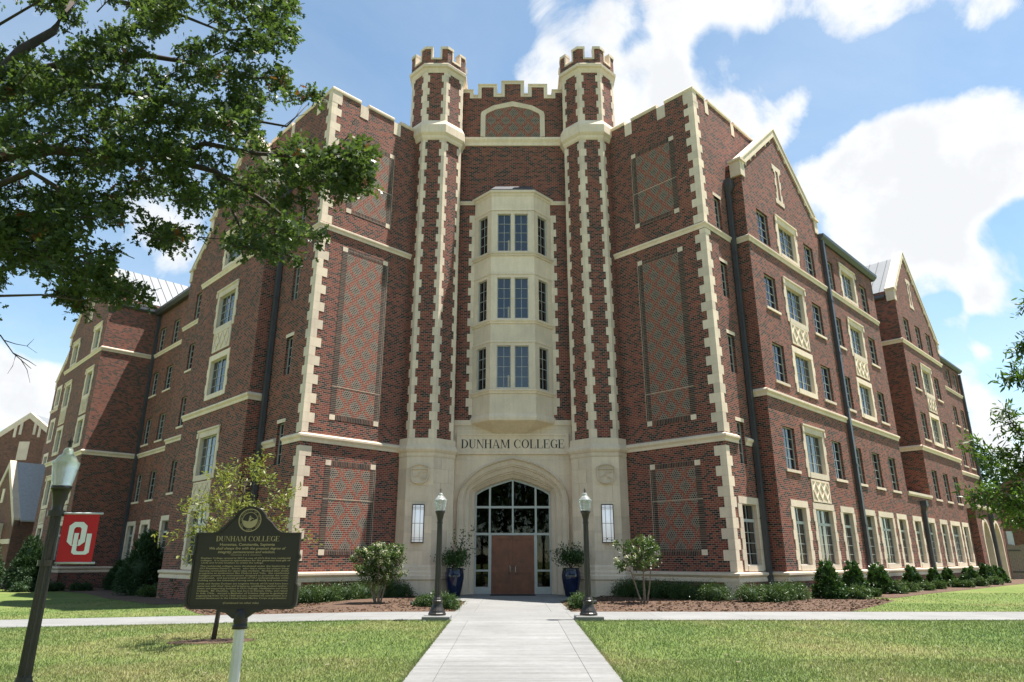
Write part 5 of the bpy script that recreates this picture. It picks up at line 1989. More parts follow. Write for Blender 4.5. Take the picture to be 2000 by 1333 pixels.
def text_mesh(name, txt, size, s, z, n, mat, parent, width=None, shear=0.0, align='CENTER', bold=0.0, angle=None, fr=FS):
    cu = bpy.data.curves.new(name, 'FONT')
    cu.body = txt
    cu.size = size
    cu.align_x = align
    cu.resolution_u = 2
    cu.extrude = .0012
    cu.offset = bold
    cu.shear = shear
    ob = bpy.data.objects.new(name, cu)
    COL.objects.link(ob)
    dg = bpy.context.evaluated_depsgraph_get()
    me = bpy.data.meshes.new_from_object(ob.evaluated_get(dg))
    bpy.data.objects.remove(ob)
    co = np.zeros(len(me.vertices) * 3)
    me.vertices.foreach_get('co', co)
    co = co.reshape(-1, 3)
    if width is not None and len(co):
        w = co[:, 0].max() - co[:, 0].min()
        if w > 0:
            co[:, 0] *= width / w
    if angle is not None:
        ca, sa = math.cos(angle), math.sin(angle)
        co[:, :2] = np.stack([co[:, 0] * ca - co[:, 1] * sa, co[:, 0] * sa + co[:, 1] * ca], 1)
    W = np.array([fr.p(s + a, n + c, z + b) for a, b, c in co])
    me.vertices.foreach_set('co', W.reshape(-1))
    me.materials.clear()
    me.materials.append(M[mat])
    me.update()
    o = bpy.data.objects.new(name, me)
    COL.objects.link(o)
    o.parent = parent
    o.location = -world_loc(parent)
    return o


lettering(FS, 'DUNHAM COLLEGE', 1.705, .048, .60, .014, .021, 'gold', sign)
text_mesh('motto', 'Honestas, Constantia, Sapienta', .034, 0, 1.665, .018, 'gold', sign, .52, bold=.0006)
text_mesh('motto', 'We shall always live with the greatest degree of', .033, 0, 1.630, .018, 'gold', sign, .72, .25, bold=.0004)
text_mesh('motto', 'integrity, perseverance and wisdom.', .033, 0, 1.597, .018, 'gold', sign, .54, .25, bold=.0004)
mb = MB()
mb.fbox(FS, -.145, -.04, 1.578, 1.582, .014, .020); mb.fbox(FS, .04, .145, 1.578, 1.582, .014, .020)
for s in (-.022, 0, .022):
    mb.fbox(FS, s - .004, s + .004, 1.576, 1.584, .014, .020)
mb.build('rule', 'gold', sign)
BODY = [['  Dunham College opened in 2017 as one of OU\'s first two residential', 'colleges.  It is named in appreciation for the generous lead gift of', 'Linda and Archie Dunham to create the college.'],
        ['  The residential colleges were developed under the leadership of', 'OU President David L. Boren,  who had a vision for unique living-', 'learning communities for upper-class students.  Modeled after similar', 'programs at institutions like Oxford and Yale,  the residential',
         'colleges provide an environment designed to promote the social,', 'intellectual,  and personal growth of OU undergraduates while', 'building upon the university\'s strong sense of family and community.'],
        ['  Linda and Archie Dunham are longtime friends of OU and have been', 'generous with their time and treasures establishing student endow-', 'ments and supporting facilities in OU\'s Gallogly, Newbourne and Price', 'Colleges.  Mr. Dunham,  who was born in Durant, Okla., and raised',
         'in Ada, Okla.,  earned a Bachelor of Science degree in geological', 'engineering from OU in 1960 and also received his commission as a', 'second lieutenant in the United States Marine Corps at graduation.']]
z = 1.546
for para in BODY:
    for ln in para:
        wd = .58 if ln.startswith('Linda and Archie Dunham to') else .84
        text_mesh('text_line', ln.strip(), .0195, .0 if wd > .7 else -.12, z, .018, 'gold', sign, wd, bold=.0003)
        z -= .0212
    z -= .008
text_mesh('text_line', '(Continued on other side)', .022, 0, 1.148, .018, 'gold', sign, .33, bold=.0002)
RING = 'THE UNIVERSITY OF OKLAHOMA'
for k, ch in enumerate(RING):
    if ch == ' ':
        continue
    a = math.radians(225 - 270 * k / (len(RING) - 1))
    text_mesh('seal_letter', ch, .022, .081 * math.cos(a), 1.90 + .081 * math.sin(a), .018, 'gold', SEAL, angle=a - math.pi / 2)
for k, ch in enumerate('1890'):
    a = math.radians(255 + 30 * k / 3)
    text_mesh('seal_letter', ch, .022, .098 * math.cos(a), 1.90 + .098 * math.sin(a), .018, 'gold', SEAL, angle=a + math.pi / 2)

# ------------------------------------------------------------------ entrance furniture
for sg, lab in ((-1, 'tall white wall lantern on the turret next to the half-lit panel wall'), (1, 'tall white wall lantern on the turret next to the fully shaded panel wall')):
    x, y = sg * TX, TY - 1.445
    w = thing('wall_lantern', lab, 'lantern', (x, y, 2.2))
    mb = MB()
    arc = [(x + .24 * math.cos(t), y - .16 * math.sin(t)) for t in np.linspace(0, math.pi, 13)]
    mb.prism(arc, 2.22, 3.76)
    mb.build('diffuser', 'acrylic', w, True)
    mb = MB()
    mb.box(x - .265, x + .265, y - .02, y + .004, 2.18, 3.80)
    mb.build('back_plate', 'bronze', w)
    mb = MB()
    ob_ = [(x + .268 * math.cos(t), y - .182 * math.sin(t)) for t in np.linspace(0, math.pi, 13)]
    for (a, b) in ((2.18, 2.215), (3.765, 3.80), (2.30, 2.315), (3.665, 3.68), (2.38, 2.392), (3.59, 3.602), (2.985, 3.0)):
        mb.ring_loft([[(p[0], p[1], zz) for p in ob_] + [(p[0], p[1], zz) for p in reversed([(x + .245 * math.cos(t), y - .165 * math.sin(t)) for t in np.linspace(0, math.pi, 13)])] for zz in (a, b)])
    for t in (0.0, math.pi * .36, math.pi * .64, math.pi):
        px, py = x + .262 * math.cos(t), y - .178 * math.sin(t)
        mb.box(px - .007, px + .007, py - .007, py + .007, 2.19, 3.79)
    mb.build('cage', 'bronze', w)

mb = MB()
mb.box(-5.28, -5.14, 30.82, 30.90, .62, .88); mb.tube([(-5.21, 30.86, .62), (-5.21, 30.86, .1)], .02, 6)
o = mb.build('junction_box', 'plastic')
tag(o, 'small grey junction box low on the turret plinth', 'junction box')
mb = MB(); mb.ring_loft([[(FW[1].p(2.5, .45, 0)[0] + a * s, FW[1].p(2.5, .45, 0)[1] + b * s * .5, .01 + h) for a, b in ((-.5, -.5), (.5, -.5), (.5, .5), (-.5, .5))] for s, h in ((1.0, 0), (.96, .08))])
tag(mb.build('splash_block', 'concrete'), 'pale concrete splash block under the grey downspout', 'splash block')
for (x, y, lab) in ((-3.3, 24.6, 'black spotlight lying in the mulch by the flowering bush'), (2.7, 24.9, 'black spotlight lying in the mulch by the thin flowering tree')):
    mb = MB(); mb.tube([(x - .16, y, zg(x, y) + .10), (x + .16, y + .05, zg(x, y) + .13)], [.06, .07], 10); mb.tube([(x, y, zg(x, y)), (x, y, zg(x, y) + .1)], .015, 6)
    tag(mb.build('ground_spotlight', 'rubber'), lab, 'spotlight')


# ------------------------------------------------------------------ plants
LEAF = {
    'quad': [(0, 0), (.5, .32), (1, 0), (.5, -.32)],
    'lance': [(0, 0), (.3, .13), (.7, .11), (1, 0), (.7, -.11), (.3, -.13)],
    'oak': [(0, .02), (.18, .10), (.22, .34), (.36, .14), (.50, .14), (.60, .42), (.68, .13), (.82, .20), (1.0, .0), (.82, -.20), (.68, -.13), (.60, -.42), (.50, -.14), (.36, -.14), (.22, -.34), (.18, -.10), (0, -.02)],
    'round': [(0, 0), (.25, .24), (.7, .26), (1, 0), (.7, -.26), (.25, -.24)],
}


def leaves(P, D, size, shape, curl=.12, up=.4):
    """P base points (n,3), D pointing directions (n,3) -> (n,k,3) polygons"""
    n = len(P)
    D = D / np.linalg.norm(D, axis=1, keepdims=True)
    N = rand_dirs(n) * .9 + np.array([0, 0, up * 2])
    B = np.cross(N, D)
    B /= np.linalg.norm(B, axis=1, keepdims=True) + 1e-9
    N = np.cross(D, B)
    T = np.array(LEAF[shape])
    s = size[:, None, None] if hasattr(size, 'shape') else size
    V = P[:, None, :] + s * (D[:, None, :] * T[None, :, 0:1] + B[:, None, :] * T[None, :, 1:2] - N[:, None, :] * (curl * (T[None, :, 0:1] ** 2 + 2.0 * T[None, :, 1:2] ** 2)))
    return V


def shrub(name, label, c, rx, h, mat, shape='dome', n=1400, leaf=.05, lshape='round', group=None, cat='shrub', core=None):
    x, y = c
    z0 = zg(x, y)
    nc = max(14, int(n / 32))
    # clump centres over the outline
    u = rng.random(nc)
    a = rng.uniform(0, 2 * math.pi, nc)
    if shape == 'cone':
        t = 1 - np.sqrt(1 - u * .985)            # more clumps low down
        prof = rx * (1 - t) ** (.95 if mat == 'conifer' else .82) * np.minimum(1, .72 + t * 3) + .05
        R = prof * rng.uniform(.72, 1.0, nc)
        C = np.stack([R * np.cos(a), R * np.sin(a), .06 * h + t * h * .92], 1)
        cs = rx * .15 * (1 - .5 * t)
    else:
        el = np.arcsin(u * .98)
        R = rng.uniform(.74, .96, nc)
        C = np.stack([rx * np.cos(el) ** .7 * np.cos(a) * R, rx * np.cos(el) ** .7 * np.sin(a) * R, h * (.16 + .76 * np.sin(el) * R)], 1)
        cs = np.full(nc, min(rx, h) * .24)
    idx = rng.integers(0, nc, n)
    P = C[idx] + rng.normal(size=(n, 3)) * cs[idx][:, None] * np.array([.62, .62, .62])
    P[:, 2] = np.maximum(P[:, 2], .03)
    out = P.copy(); out[:, 2] = (P[:, 2] - h * .3) * .7 + .12
    D = out / (np.linalg.norm(out, axis=1, keepdims=True) + 1e-6) + rand_dirs(n) * .75
    V = leaves(P + np.array([x, y, z0]), D, leaf * rng.uniform(.7, 1.3, n), lshape)
    r = thing(name, label, cat, (x, y, z0), group)
    big_mesh('foliage', V, 0, mat, r)
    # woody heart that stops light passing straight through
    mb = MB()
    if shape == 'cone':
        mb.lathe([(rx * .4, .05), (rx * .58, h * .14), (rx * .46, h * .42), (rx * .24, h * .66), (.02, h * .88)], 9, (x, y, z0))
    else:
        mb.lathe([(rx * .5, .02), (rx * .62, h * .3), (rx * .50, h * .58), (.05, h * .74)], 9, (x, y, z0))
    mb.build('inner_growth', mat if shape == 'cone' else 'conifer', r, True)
    return r


def on_wing(u, n, side):
    """plan position on the line n metres out from a wing's face, seen at photo column u"""
    kx = abs((u - 1001.5)) / 1404.0
    Y = (CY0 - CX0 - n / R2) / (1 - kx)
    return side * kx * Y, Y


def sz_px(y, px): return px * (y * .953) / 1333.0


# clipped hedge shrubs
ords = ['first', 'second', 'third', 'fourth', 'fifth', 'sixth', 'seventh', 'eighth', 'ninth', 'tenth', 'eleventh']
G = 'clipped low hedge shrubs at the foot of the shaded panel wall'
for k in range(6):
    t = .5 + k * .80
    p = FP[1].p(t, 1.05, 0)
    shrub('hedge_shrub', 'dark clipped hedge shrub under the fully shaded panel wall, %s from the tower corner' % ords[k], p[:2], .60, .72, 'box', n=3300, leaf=.048, group=G)
G = 'clipped low hedge shrubs at the foot of the half-lit panel wall'
for k in range(6):
    t = .3 + k * .82
    p = FP[-1].p(t, 1.05, 0)
    shrub('hedge_shrub', 'clipped hedge shrub under the half-lit panel wall, %s from the tower corner' % ords[k], p[:2], .58, .72, 'box', n=3300, leaf=.048, group=G)
G = 'sunlit hedge shrubs round the tower corner'
for k, (s, n) in enumerate(((2.2, 1.2), (1.5, 1.25), (.7, 1.3), (-.1, 1.35), (-.75, .8))):
    p = FW[1].p(s, n, 0)
    shrub('hedge_shrub', 'bright hedge shrub rounding the sunlit tower corner, %s from the downspout' % ords[k], p[:2], .52, .68, 'box', n=3000, leaf=.048, group=G)
for (x, y, r, lab) in ((-2.05, 22.9, .36, 'grey-green ball shrub touching the edge of the entrance walk behind a lamp'), (-2.35, 23.8, .42, 'round shrub between the ball shrub and the flowering bush'), (-2.95, 24.0, .30, 'smallest round shrub beside the spotlight'), (2.15, 23.2, .40, 'single ball shrub at the edge of the entrance walk by the fully shaded side')):
    shrub('ball_shrub', lab, (x, y), r, r * 1.35, 'box', n=2200, leaf=.045)
# evergreens along the sunlit wing
cones = [(1612, 2.0, 62, 76), (1663, 1.9, 50, 72), (1712, 1.9, 50, 62), (1778, 1.7, 38, 50), (1820, 1.7, 30, 40), (1847, 1.6, 28, 36), (1890, 1.9, 40, 36), (1924, 2.2, 36, 40), (1946, 2.5, 30, 36)]
ords = ['first', 'second', 'third', 'fourth', 'fifth', 'sixth', 'seventh', 'eighth', 'ninth', 'tenth', 'eleventh']
for k, (u, n, w, h) in enumerate(cones):
    x, y = on_wing(u, n, 1)
    shrub('evergreen_shrub', 'pointed glossy evergreen along the sunlit wing, %s from the tower' % ords[k], (x, y), sz_px(y, w) / 2, sz_px(y, h) * 1.02, 'holly', 'cone', 6500 if k < 4 else 3200, .08 if k < 4 else .11, group='pointed evergreens along the sunlit wing')
low = [(1668, 2.9, 44), (1697, 2.5, 26), (1742, 2.4, 40), (1770, 2.4, 32), (1800, 2.4, 28), (1826, 2.4, 26), (1858, 2.4, 24), (1880, 2.9, 24), (1906, 3.0, 28), (1935, 3.1, 26)]
for k, (u, n, w) in enumerate(low):
    x, y = on_wing(u, n, 1)
    shrub('low_shrub', 'low rounded shrub along the sunlit wing, %s from the tower' % ords[k], (x, y), sz_px(y, w) / 2, sz_px(y, w) * .62, 'box', n=1500, leaf=.065, group='low shrubs along the sunlit wing')
# shaded-wing planting
for (x, y, rx, h, lab) in ((-19.6, 38.2, 1.35, 3.7, 'large dark conical evergreen beside two ground floor windows of the shaded wing'), (-14.8, 34.0, 1.0, 3.1, 'dark conical evergreen behind the historical marker'),
                           (-24.6, 45.0, .75, 1.9, 'small conical evergreen at the foot of the shadow-crossed return wall'), (-29.3, 43.5, 1.2, 3.6, 'dark conical evergreen before the far gabled bay of the shaded wing'),
                           (-32.5, 44.0, 1.25, 3.9, 'broad dark evergreen beyond the banner lamp'), (-34.8, 46.5, 1.3, 4.0, 'tallest dark evergreen by the far brick cottage front')):
    shrub('conifer', lab, (x, y), rx, h, 'conifer', 'cone', 11000, .15, 'lance', cat='conifer')
for k, (x, y, r) in enumerate(((-17.2, 36.2, .8), (-16.2, 35.0, .75), (-18.1, 36.3, .6), (-21.6, 41.0, .6), (-23.2, 43.4, .6), (-26.0, 43.6, .55), (-27.4, 43.2, .55), (-28.6, 42.4, .6), (-31.0, 42.5, .8))):
    shrub('low_shrub', 'low feathery shrub along the shaded wing, %s from the historical marker' % ords[k], (x, y), r, r * .85, 'conifer' if k > 2 else 'box', n=1800, leaf=.11, lshape='lance', group='low shrubs along the shaded wing')


def limb(mb, p, d, L, r, depth, tips, bend=.25, seg=4, up=.05):
    p = Vector(p); d = Vector(d).normalized()
    pts = [p.copy()]; rad = [r]
    for k in range(seg):
        d = (d + Vector(rand_dirs(1)[0]) * bend + Vector((0, 0, up))).normalized()
        p = p + d * (L / seg)
        pts.append(p.copy()); rad.append(r * (1 - .62 * (k + 1) / seg))
        if depth > 0 and k >= 1:
            for _ in range(2 if depth > 1 else 2):
                dd = (d + Vector(rand_dirs(1)[0]) * .95).normalized()
                limb(mb, p, dd, L * random.uniform(.45, .65), rad[-1] * .6, depth - 1, tips, bend, 3, up)
    mb.tube(pts, rad, 5 if r > .02 else 4)
    tips.append((pts[-1], d))
    if depth == 0:
        tips.append((pts[-2], d))


def sprig_leaves(tips, per, leaf, lshape, spread=.12, droop=0.0):
    P, D = [], []
    for (p, d) in tips:
        for _ in range(per):
            q = np.array(p) + rng.normal(size=3) * spread * .5 - np.array(d) * random.uniform(0, spread)
            P.append(q)
            D.append(np.array(d) * .5 + rand_dirs(1)[0] * .9 + np.array([0, 0, -droop]))
    P, D = np.array(P), np.array(D)
    return leaves(P, D, leaf * rng.uniform(.7, 1.25, len(P)), lshape)


def small_tree(name, label, loc, cat, stems, height, spread, mat, per, leaf, lshape, bark, group=None, bloom=0, depth=2, first=.35, clear=None):
    x, y = loc
    z = zg(x, y)
    r = thing(name, label, cat, (x, y, z), group)
    mb = MB(); tips = []
    for k in range(stems):
        a = 2 * math.pi * k / stems + random.uniform(-.3, .3)
        tilt = .22 if stems > 1 else .02
        d = Vector((math.cos(a) * tilt, math.sin(a) * tilt, 1)).normalized()
        base = Vector((x + .07 * math.cos(a) * (stems > 1), y + .07 * math.sin(a) * (stems > 1), z - .05))
        n = 7
        pts, rad = [base], [.035 if stems > 1 else .055]
        p = base.copy()
        for i in range(n):
            d = (d + Vector(rand_dirs(1)[0]) * .07).normalized()
            p = p + d * (height * .9 / n)
            pts.append(p.copy()); rad.append(rad[0] * (1 - .75 * (i + 1) / n))
            if (i + 1) / n >= first:
                m = 4 if stems == 1 else 3
                for j in range(m):
                    b = random.uniform(0, 2 * math.pi)
                    dd = Vector((math.cos(b), math.sin(b), random.uniform(.05, .7)))
                    f = 1 - .6 * ((i + 1) / n - first) / (1 - first)
                    limb(mb, p, dd, spread * f * random.uniform(.6, 1.0), rad[-1] * .55, depth - 1, tips, .22)
        mb.tube(pts, rad, 7)
        tips.append((pts[-1], d))
    mb.build('trunk', bark, r, True, False)
    big_mesh('crown', sprig_leaves(tips, per, leaf, lshape), 0, mat, r)
    if bloom:
        sel = random.sample(tips, int(len(tips) * bloom))
        big_mesh('blossom', sprig_leaves([(np.array(p) + np.array([0, 0, .05]), d) for p, d in sel], 14, .05, 'round', .07), 0, 'bloom', r)
    return r


random.seed(21)
small_tree('young_oak', 'slim young tree with pale yellow-green leaves behind the historical marker', (-6.35, 15.7), 'tree', 1, 3.75, 1.65, 'young', 10, .10, 'lance', 'bark', depth=2, first=.42)
small_tree('crape_myrtle', 'full flowering crape myrtle bush before the half-lit panel wall', (-4.75, 25.6), 'flowering bush', 5, 2.15, .62, 'crape', 9, .075, 'round', 'bark_light', bloom=.20, first=.36)
small_tree('crape_myrtle', 'thin crape myrtle with white blossom before the fully shaded panel wall', (4.6, 25.5), 'flowering bush', 4, 2.35, .70, 'crape', 5, .085, 'round', 'bark_light', bloom=.07, first=.48)
for sg, lab in ((-1, 'glossy dark shrub with a tall leader in the blue pot nearer the half-lit wall'), (1, 'round glossy dark shrub in the blue pot nearer the fully shaded wall')):
    x, y = sg * 2.47, 30.55
    p = thing('planter', 'tall blue glazed pot beside the entrance arch, %s' % ('left unsunned next to the fully shaded wall' if sg > 0 else 'on the side of the half-lit wall'), 'planter', (x, y, .02))
    p['label'] = 'tall blue glazed pot by the entrance, on the fully shaded wall\'s side' if sg > 0 else 'tall blue glazed pot by the entrance, on the half-lit wall\'s side'
    mb = MB(); mb.lathe([(.24, 0), (.26, .02), (.33, .35), (.39, .70), (.40, .85), (.375, 1.0), (.345, 1.08), (.36, 1.12), (.36, 1.14), (.32, 1.14), (.31, 1.08)], 28, (x, y, .02))
    mb.build('pot', 'pot', p, True)
    mb = MB(); mb.lathe([(.315, 1.05), (.30, 1.11), (.0, 1.13)], 20, (x, y, .02)); mb.build('soil', 'soil', p)
    s = thing('potted_shrub', lab, 'shrub', (x, y, 1.12))
    mb = MB(); tips = []
    random.seed(5 + sg)
    for k in range(16):
        a = 2 * math.pi * k / 16
        limb(mb, (x, y, 1.1), (math.cos(a) * .8, math.sin(a) * .8, random.uniform(.5, 1.6)), random.uniform(.5, .8), .014, 1, tips, .2)
    if sg < 0:
        limb(mb, (x, y, 1.1), (.25, 0, 1), 1.35, .016, 1, tips, .15)
    mb.build('stem', 'bark', s, True, False)
    big_mesh('foliage', sprig_leaves(tips, 9, .085, 'round', .16), 0, 'holly', s)

# ---- the big oak whose limbs hang into view
random.seed(3)
OAK = (-10.2, 8.6)
oak = thing('oak_tree', 'large spreading oak with dark lobed leaves overhanging the lawn', 'tree', (OAK[0], OAK[1], zg(*OAK)))


def px3(u, v, Y):
    r = pix_ray(u, v)
    return (r[0] * Y, Y, EYE + r[2] * Y)


mb = MB()
mb.tube([(OAK[0], OAK[1], -.6), (OAK[0], OAK[1], .3), (OAK[0] + .1, OAK[1], 2.5), (OAK[0] + .25, OAK[1] + .1, 5.0), (OAK[0] + .2, OAK[1], 7.0), (OAK[0] - .1, OAK[1], 9.5), (OAK[0], OAK[1], 12.5)], [.62, .50, .42, .38, .30, .18, .05], 12)
LIMBS = [([(-170, 420), (0, 305), (105, 292), (210, 302), (335, 312), (420, 335), (520, 395), (590, 455)], .15, .02, 10.8),
         ([(-170, 330), (40, 98), (105, 60), (125, 22), (180, -40)], .12, .04, 10.6),
         ([(-170, 330), (60, 140), (190, 108), (285, 108), (370, 122), (440, 150), (560, 155)], .11, .015, 11.2),
         ([(20, 165), (100, 165), (210, 168), (330, 200), (420, 222), (560, 247), (600, 205)], .09, .008, 11.6),
         ([(-170, 430), (60, 335), (110, 365), (140, 405), (240, 425)], .08, .012, 10.2),
         ([(-170, 560), (0, 578), (80, 576), (150, 586), (270, 580)], .035, .006, 10.0),
         ([(330, 312), (400, 280), (500, 300), (600, 308), (660, 285), (705, 245)], .06, .008, 11.0),
         ([(240, 5), (330, 20), (430, 60), (500, 55)], .05, .01, 11.8),
         ([(-170, 520), (0, 470), (60, 500), (140, 505), (215, 485), (262, 505)], .04, .006, 9.8),
         ([(420, 335), (450, 400), (480, 470), (560, 500)], .04, .008, 10.8), ([(-170, 640), (0, 655), (25, 690), (60, 720)], .02, .004, 10.2), ([(25, 690), (55, 705), (70, 715)], .01, .003, 10.2),
         ([(8, 665), (30, 672), (52, 676), (72, 690)], .008, .002, 10.2), ([(40, 702), (52, 722), (58, 748)], .007, .002, 10.2), ([(30, 694), (24, 715), (14, 730)], .006, .002, 10.2), ([(52, 676), (60, 668), (66, 662)], .005, .002, 10.2), ([(550, 250), (578, 228), (590, 205), (596, 190)], .008, .002, 11.4), ([(578, 228), (600, 222), (606, 212)], .005, .002, 11.4), ([(660, 290), (682, 262), (690, 238), (708, 220)], .009, .002, 11.0)]
KT = .82
for pts, r0, r1, Y in LIMBS:
    P3 = [px3(u, v, KT * Y + random.uniform(-.12, .12)) for u, v in pts]
    r0, r1 = r0 * .88, r1 * .88
    if pts[0][0] < -100:
        P3 = [(OAK[0] + .2, OAK[1], max(3.6, P3[0][2] - 1.4))] + P3
    n = len(P3)
    mb.tube(P3, [r0 + (r1 - r0) * (k / (n - 1)) ** .8 for k in range(n)], 8)
POLY = [[(-60, 110), (50, 95), (105, 125), (120, 70), (60, 40), (85, -60), (560, -60), (555, 85), (495, 105), (530, 140), (588, 158), (598, 205), (560, 235), (505, 220), (480, 255), (520, 300), (560, 285), (600, 310), (640, 290), (640, 262), (700, 285), (706, 300), (688, 370), (640, 385), (612, 350), (604, 400), (600, 460), (575, 520), (535, 520), (500, 490), (440, 472), (385, 462), (350, 440), (330, 395), (300, 440), (240, 415), (150, 432), (100, 440), (-60, 450)],
        [(-60, 425), (110, 425), (165, 455), (205, 485), (175, 530), (120, 545), (60, 530), (-60, 535)], [(205, 545), (272, 560), (262, 580), (205, 575)], [(285, 448), (338, 448), (332, 480), (292, 478)], [(590, 300), (705, 290), (690, 370), (610, 388)], [(120, 560), (160, 560), (160, 590), (125, 590)]]
NC = [270, 48, 7, 7, 20, 5]
tips = []
for poly, nc in zip(POLY, NC):
    x0, x1 = min(p[0] for p in poly), max(p[0] for p in poly)
    y0, y1 = min(p[1] for p in poly), max(p[1] for p in poly)
    k = 0
    while k < nc:
        u, v = random.uniform(x0, x1), random.uniform(y0, y1)
        if not inside((u, v), poly):
            continue
        k += 1
        Y = random.uniform(7.7, 10.3)
        c = Vector(px3(u, v, Y))
        d0 = (c - Vector((OAK[0] + 1.6, OAK[1], 6.2))).normalized()
        # a leafy spray: short twig with side shoots
        L = random.uniform(.29, .5)
        st = c - d0 * L * .5
        mb.tube([st, c, c + d0 * L * .5], [.012, .008, .003], 4)
        for j in range(random.randint(9, 14)):
            q = st + d0 * L * random.random()
            dd = (d0 * .7 + Vector(rand_dirs(1)[0]) * .9).normalized()
            e = q + dd * random.uniform(.08, .25)
            mb.tube([q, e], [.004, .002], 3)
            tips.append((e, dd))
# the rest of the crown, above and beside the frame
for k in range(260):
    d = rand_dirs(1)[0]
    rr = random.uniform(.6, 1.0) ** .5
    c = Vector((OAK[0] + d[0] * 6.0 * rr, OAK[1] + d[1] * 5.2 * rr, 8.6 + d[2] * 4.8 * rr))
    rx_, ry_ = c.x / max(c.y, .1), (c.z - EYE) / max(c.y, .1)
    if c.y > .5 and rx_ > -.86 and ry_ < 1.12:
        continue
    if c.y < 2:
        continue
    d0 = (c - Vector((OAK[0], OAK[1], 6.5))).normalized()
    mb.tube([Vector((OAK[0], OAK[1], 6 + abs(d[2]) * 4)).lerp(c, .3), c], [.03, .008], 4)
    for j in range(9):
        dd = (d0 * .5 + Vector(rand_dirs(1)[0])).normalized()
        tips.append((c + dd * random.uniform(.1, .6), dd))
mb.build('trunk', 'bark', oak, True, False)
dry = [t for t in tips if random.random() < .018]
big_mesh('crown', sprig_leaves(tips, 11, .092, 'oak', .09, .1), 0, 'oak', oak)
big_mesh('dry_leaves', sprig_leaves(dry, 4, .11, 'oak', .07, .3), 0, 'oak_dry', oak)

# ---- willow oak just out of frame on the other side: its boughs reach in
random.seed(9)
WX, WY = 9.3, 9.0
wo = thing('willow_oak', 'slender tree with narrow bright leaves reaching over the lawn by the sunlit wing', 'tree', (WX, WY, zg(WX, WY)))
mb = MB(); tips = []
mb.tube([(WX, WY, -.3), (WX, WY, 2), (WX + .05, WY, 4), (WX, WY, 6.3)], [.11, .09, .065, .015], 8)
BOUGHS = [[(2120, 760), (2040, 820), (1985, 880), (1940, 900), (1895, 862)], [(2120, 900), (2030, 930), (1975, 955), (1925, 965), (1905, 975)], [(2120, 700), (2050, 720), (2000, 735), (1975, 740)], [(2120, 820), (2040, 860), (1990, 850), (1958, 800)],
          [(2120, 980), (2050, 1000), (2005, 1010), (1975, 1015)], [(2120, 600), (2050, 640), (2010, 670), (1990, 690)], [(2120, 860), (2060, 890), (2000, 910), (1960, 925)], [(2100, 560), (2040, 585), (2002, 590)], [(2120, 930), (2040, 965), (1990, 985), (1955, 990)]]
for B in BOUGHS:
    Y = random.uniform(8.2, 9.3)
    P3 = [Vector(px3(u, v, Y)) for u, v in B]
    P3 = [Vector((WX, WY, max(1.9, P3[0].z - .8)))] + P3
    mb.tube(P3, [.035, .022, .014, .009, .005, .003][:len(P3)], 5)
    for a, b in zip(P3[1:], P3[2:]):
        for k in range(13):
            q = a.lerp(b, random.random())
            d = ((b - a).normalized() * .8 + Vector(rand_dirs(1)[0])).normalized()
            e = q + d * random.uniform(.08, .26)
            mb.tube([q, e], [.004, .002], 3)
            tips += [(e, d), (q.lerp(e, .55), d)]
for k in range(260):          # rest of the crown, out of view
    d = rand_dirs(1)[0]
    c = Vector((WX + .6 + d[0] * 1.6, WY + d[1] * 1.6, 4.4 + d[2] * 2.1))
    if c.x / c.y < .80:
        continue
    s0 = Vector((WX, WY, max(1.9, c.z - .9)))
    m1 = s0.lerp(c, .4) + Vector(rand_dirs(1)[0]) * .18 + Vector((0, 0, .12))
    m2 = s0.lerp(c, .75) + Vector(rand_dirs(1)[0]) * .15
    mb.tube([s0, m1, m2, c], [.014, .010, .006, .002], 4)
    for q in (m1.lerp(m2, .5), m2, m2.lerp(c, .5), c):
        for _ in range(2):
            dd = Vector(rand_dirs(1)[0])
            tips.append((q + dd * .12, dd))
mb.build('trunk', 'bark', wo, True, False)
big_mesh('crown', sprig_leaves(tips, 7, .085, 'lance', .08), 0, 'willow', wo)


# ------------------------------------------------------------------ far buildings and trees
def far_house(name, label, O, t, n, w, depth, zeave, zridge, openings, coping=True, stone_bits=(), roofm='roof', wallm='brick_far'):
    """gable-fronted block: front plane through O along t, outward n"""
    fr = Fr(O, t, n)
    r = thing(name, label, 'building', (O[0], O[1], zg(*O)))
    holes = [(a, b, c, d) for a, b, c, d in openings]
    mb = MB(); mb.wall(fr, 0, w, -1.5, zeave, 0, holes, .2)
    mb.poly([fr.p(0, 0, zeave), fr.p(w, 0, zeave), fr.p(w / 2, 0, zridge)])
    for s in (0, w):
        mb.poly([fr.p(s, 0, -1.5), fr.p(s, -depth, -1.5), fr.p(s, -depth, zeave), fr.p(s, 0, zeave)])
    mb.build('wall', wallm, r)
    mb = MB()
    for s in (0, w):
        mb.ring_loft([[fr.p(w / 2, q, zridge + .05), fr.p(s + (.2 if s else -.2), q, zeave - .1), fr.p(s + (.2 if s else -.2), q, zeave + .05), fr.p(w / 2, q, zridge + .2)] for q in (-.4, -depth)])
    mb.build('roof', roofm, r)
    if coping:
        mb = MB()
        for s in (0, w):
            mb.fpoly(fr, [(w / 2, zridge + .3), (s, zeave + .2), (s, zeave - .5), (w / 2, zridge - .4)], -.45, .08)
        mb.build('coping', 'stone', r)
    for (a, b, c, d, p) in stone_bits:
        mb = MB(); mb.fbox(fr, a, b, c, d, -.02, p); mb.build('stone_trim', 'stone', r)
    for (a, b, c, d) in holes:
        window(fr, a, b, c, d, 0, 2 if b - a < 2.2 else 4, 3, .15, parent=r)
    return r


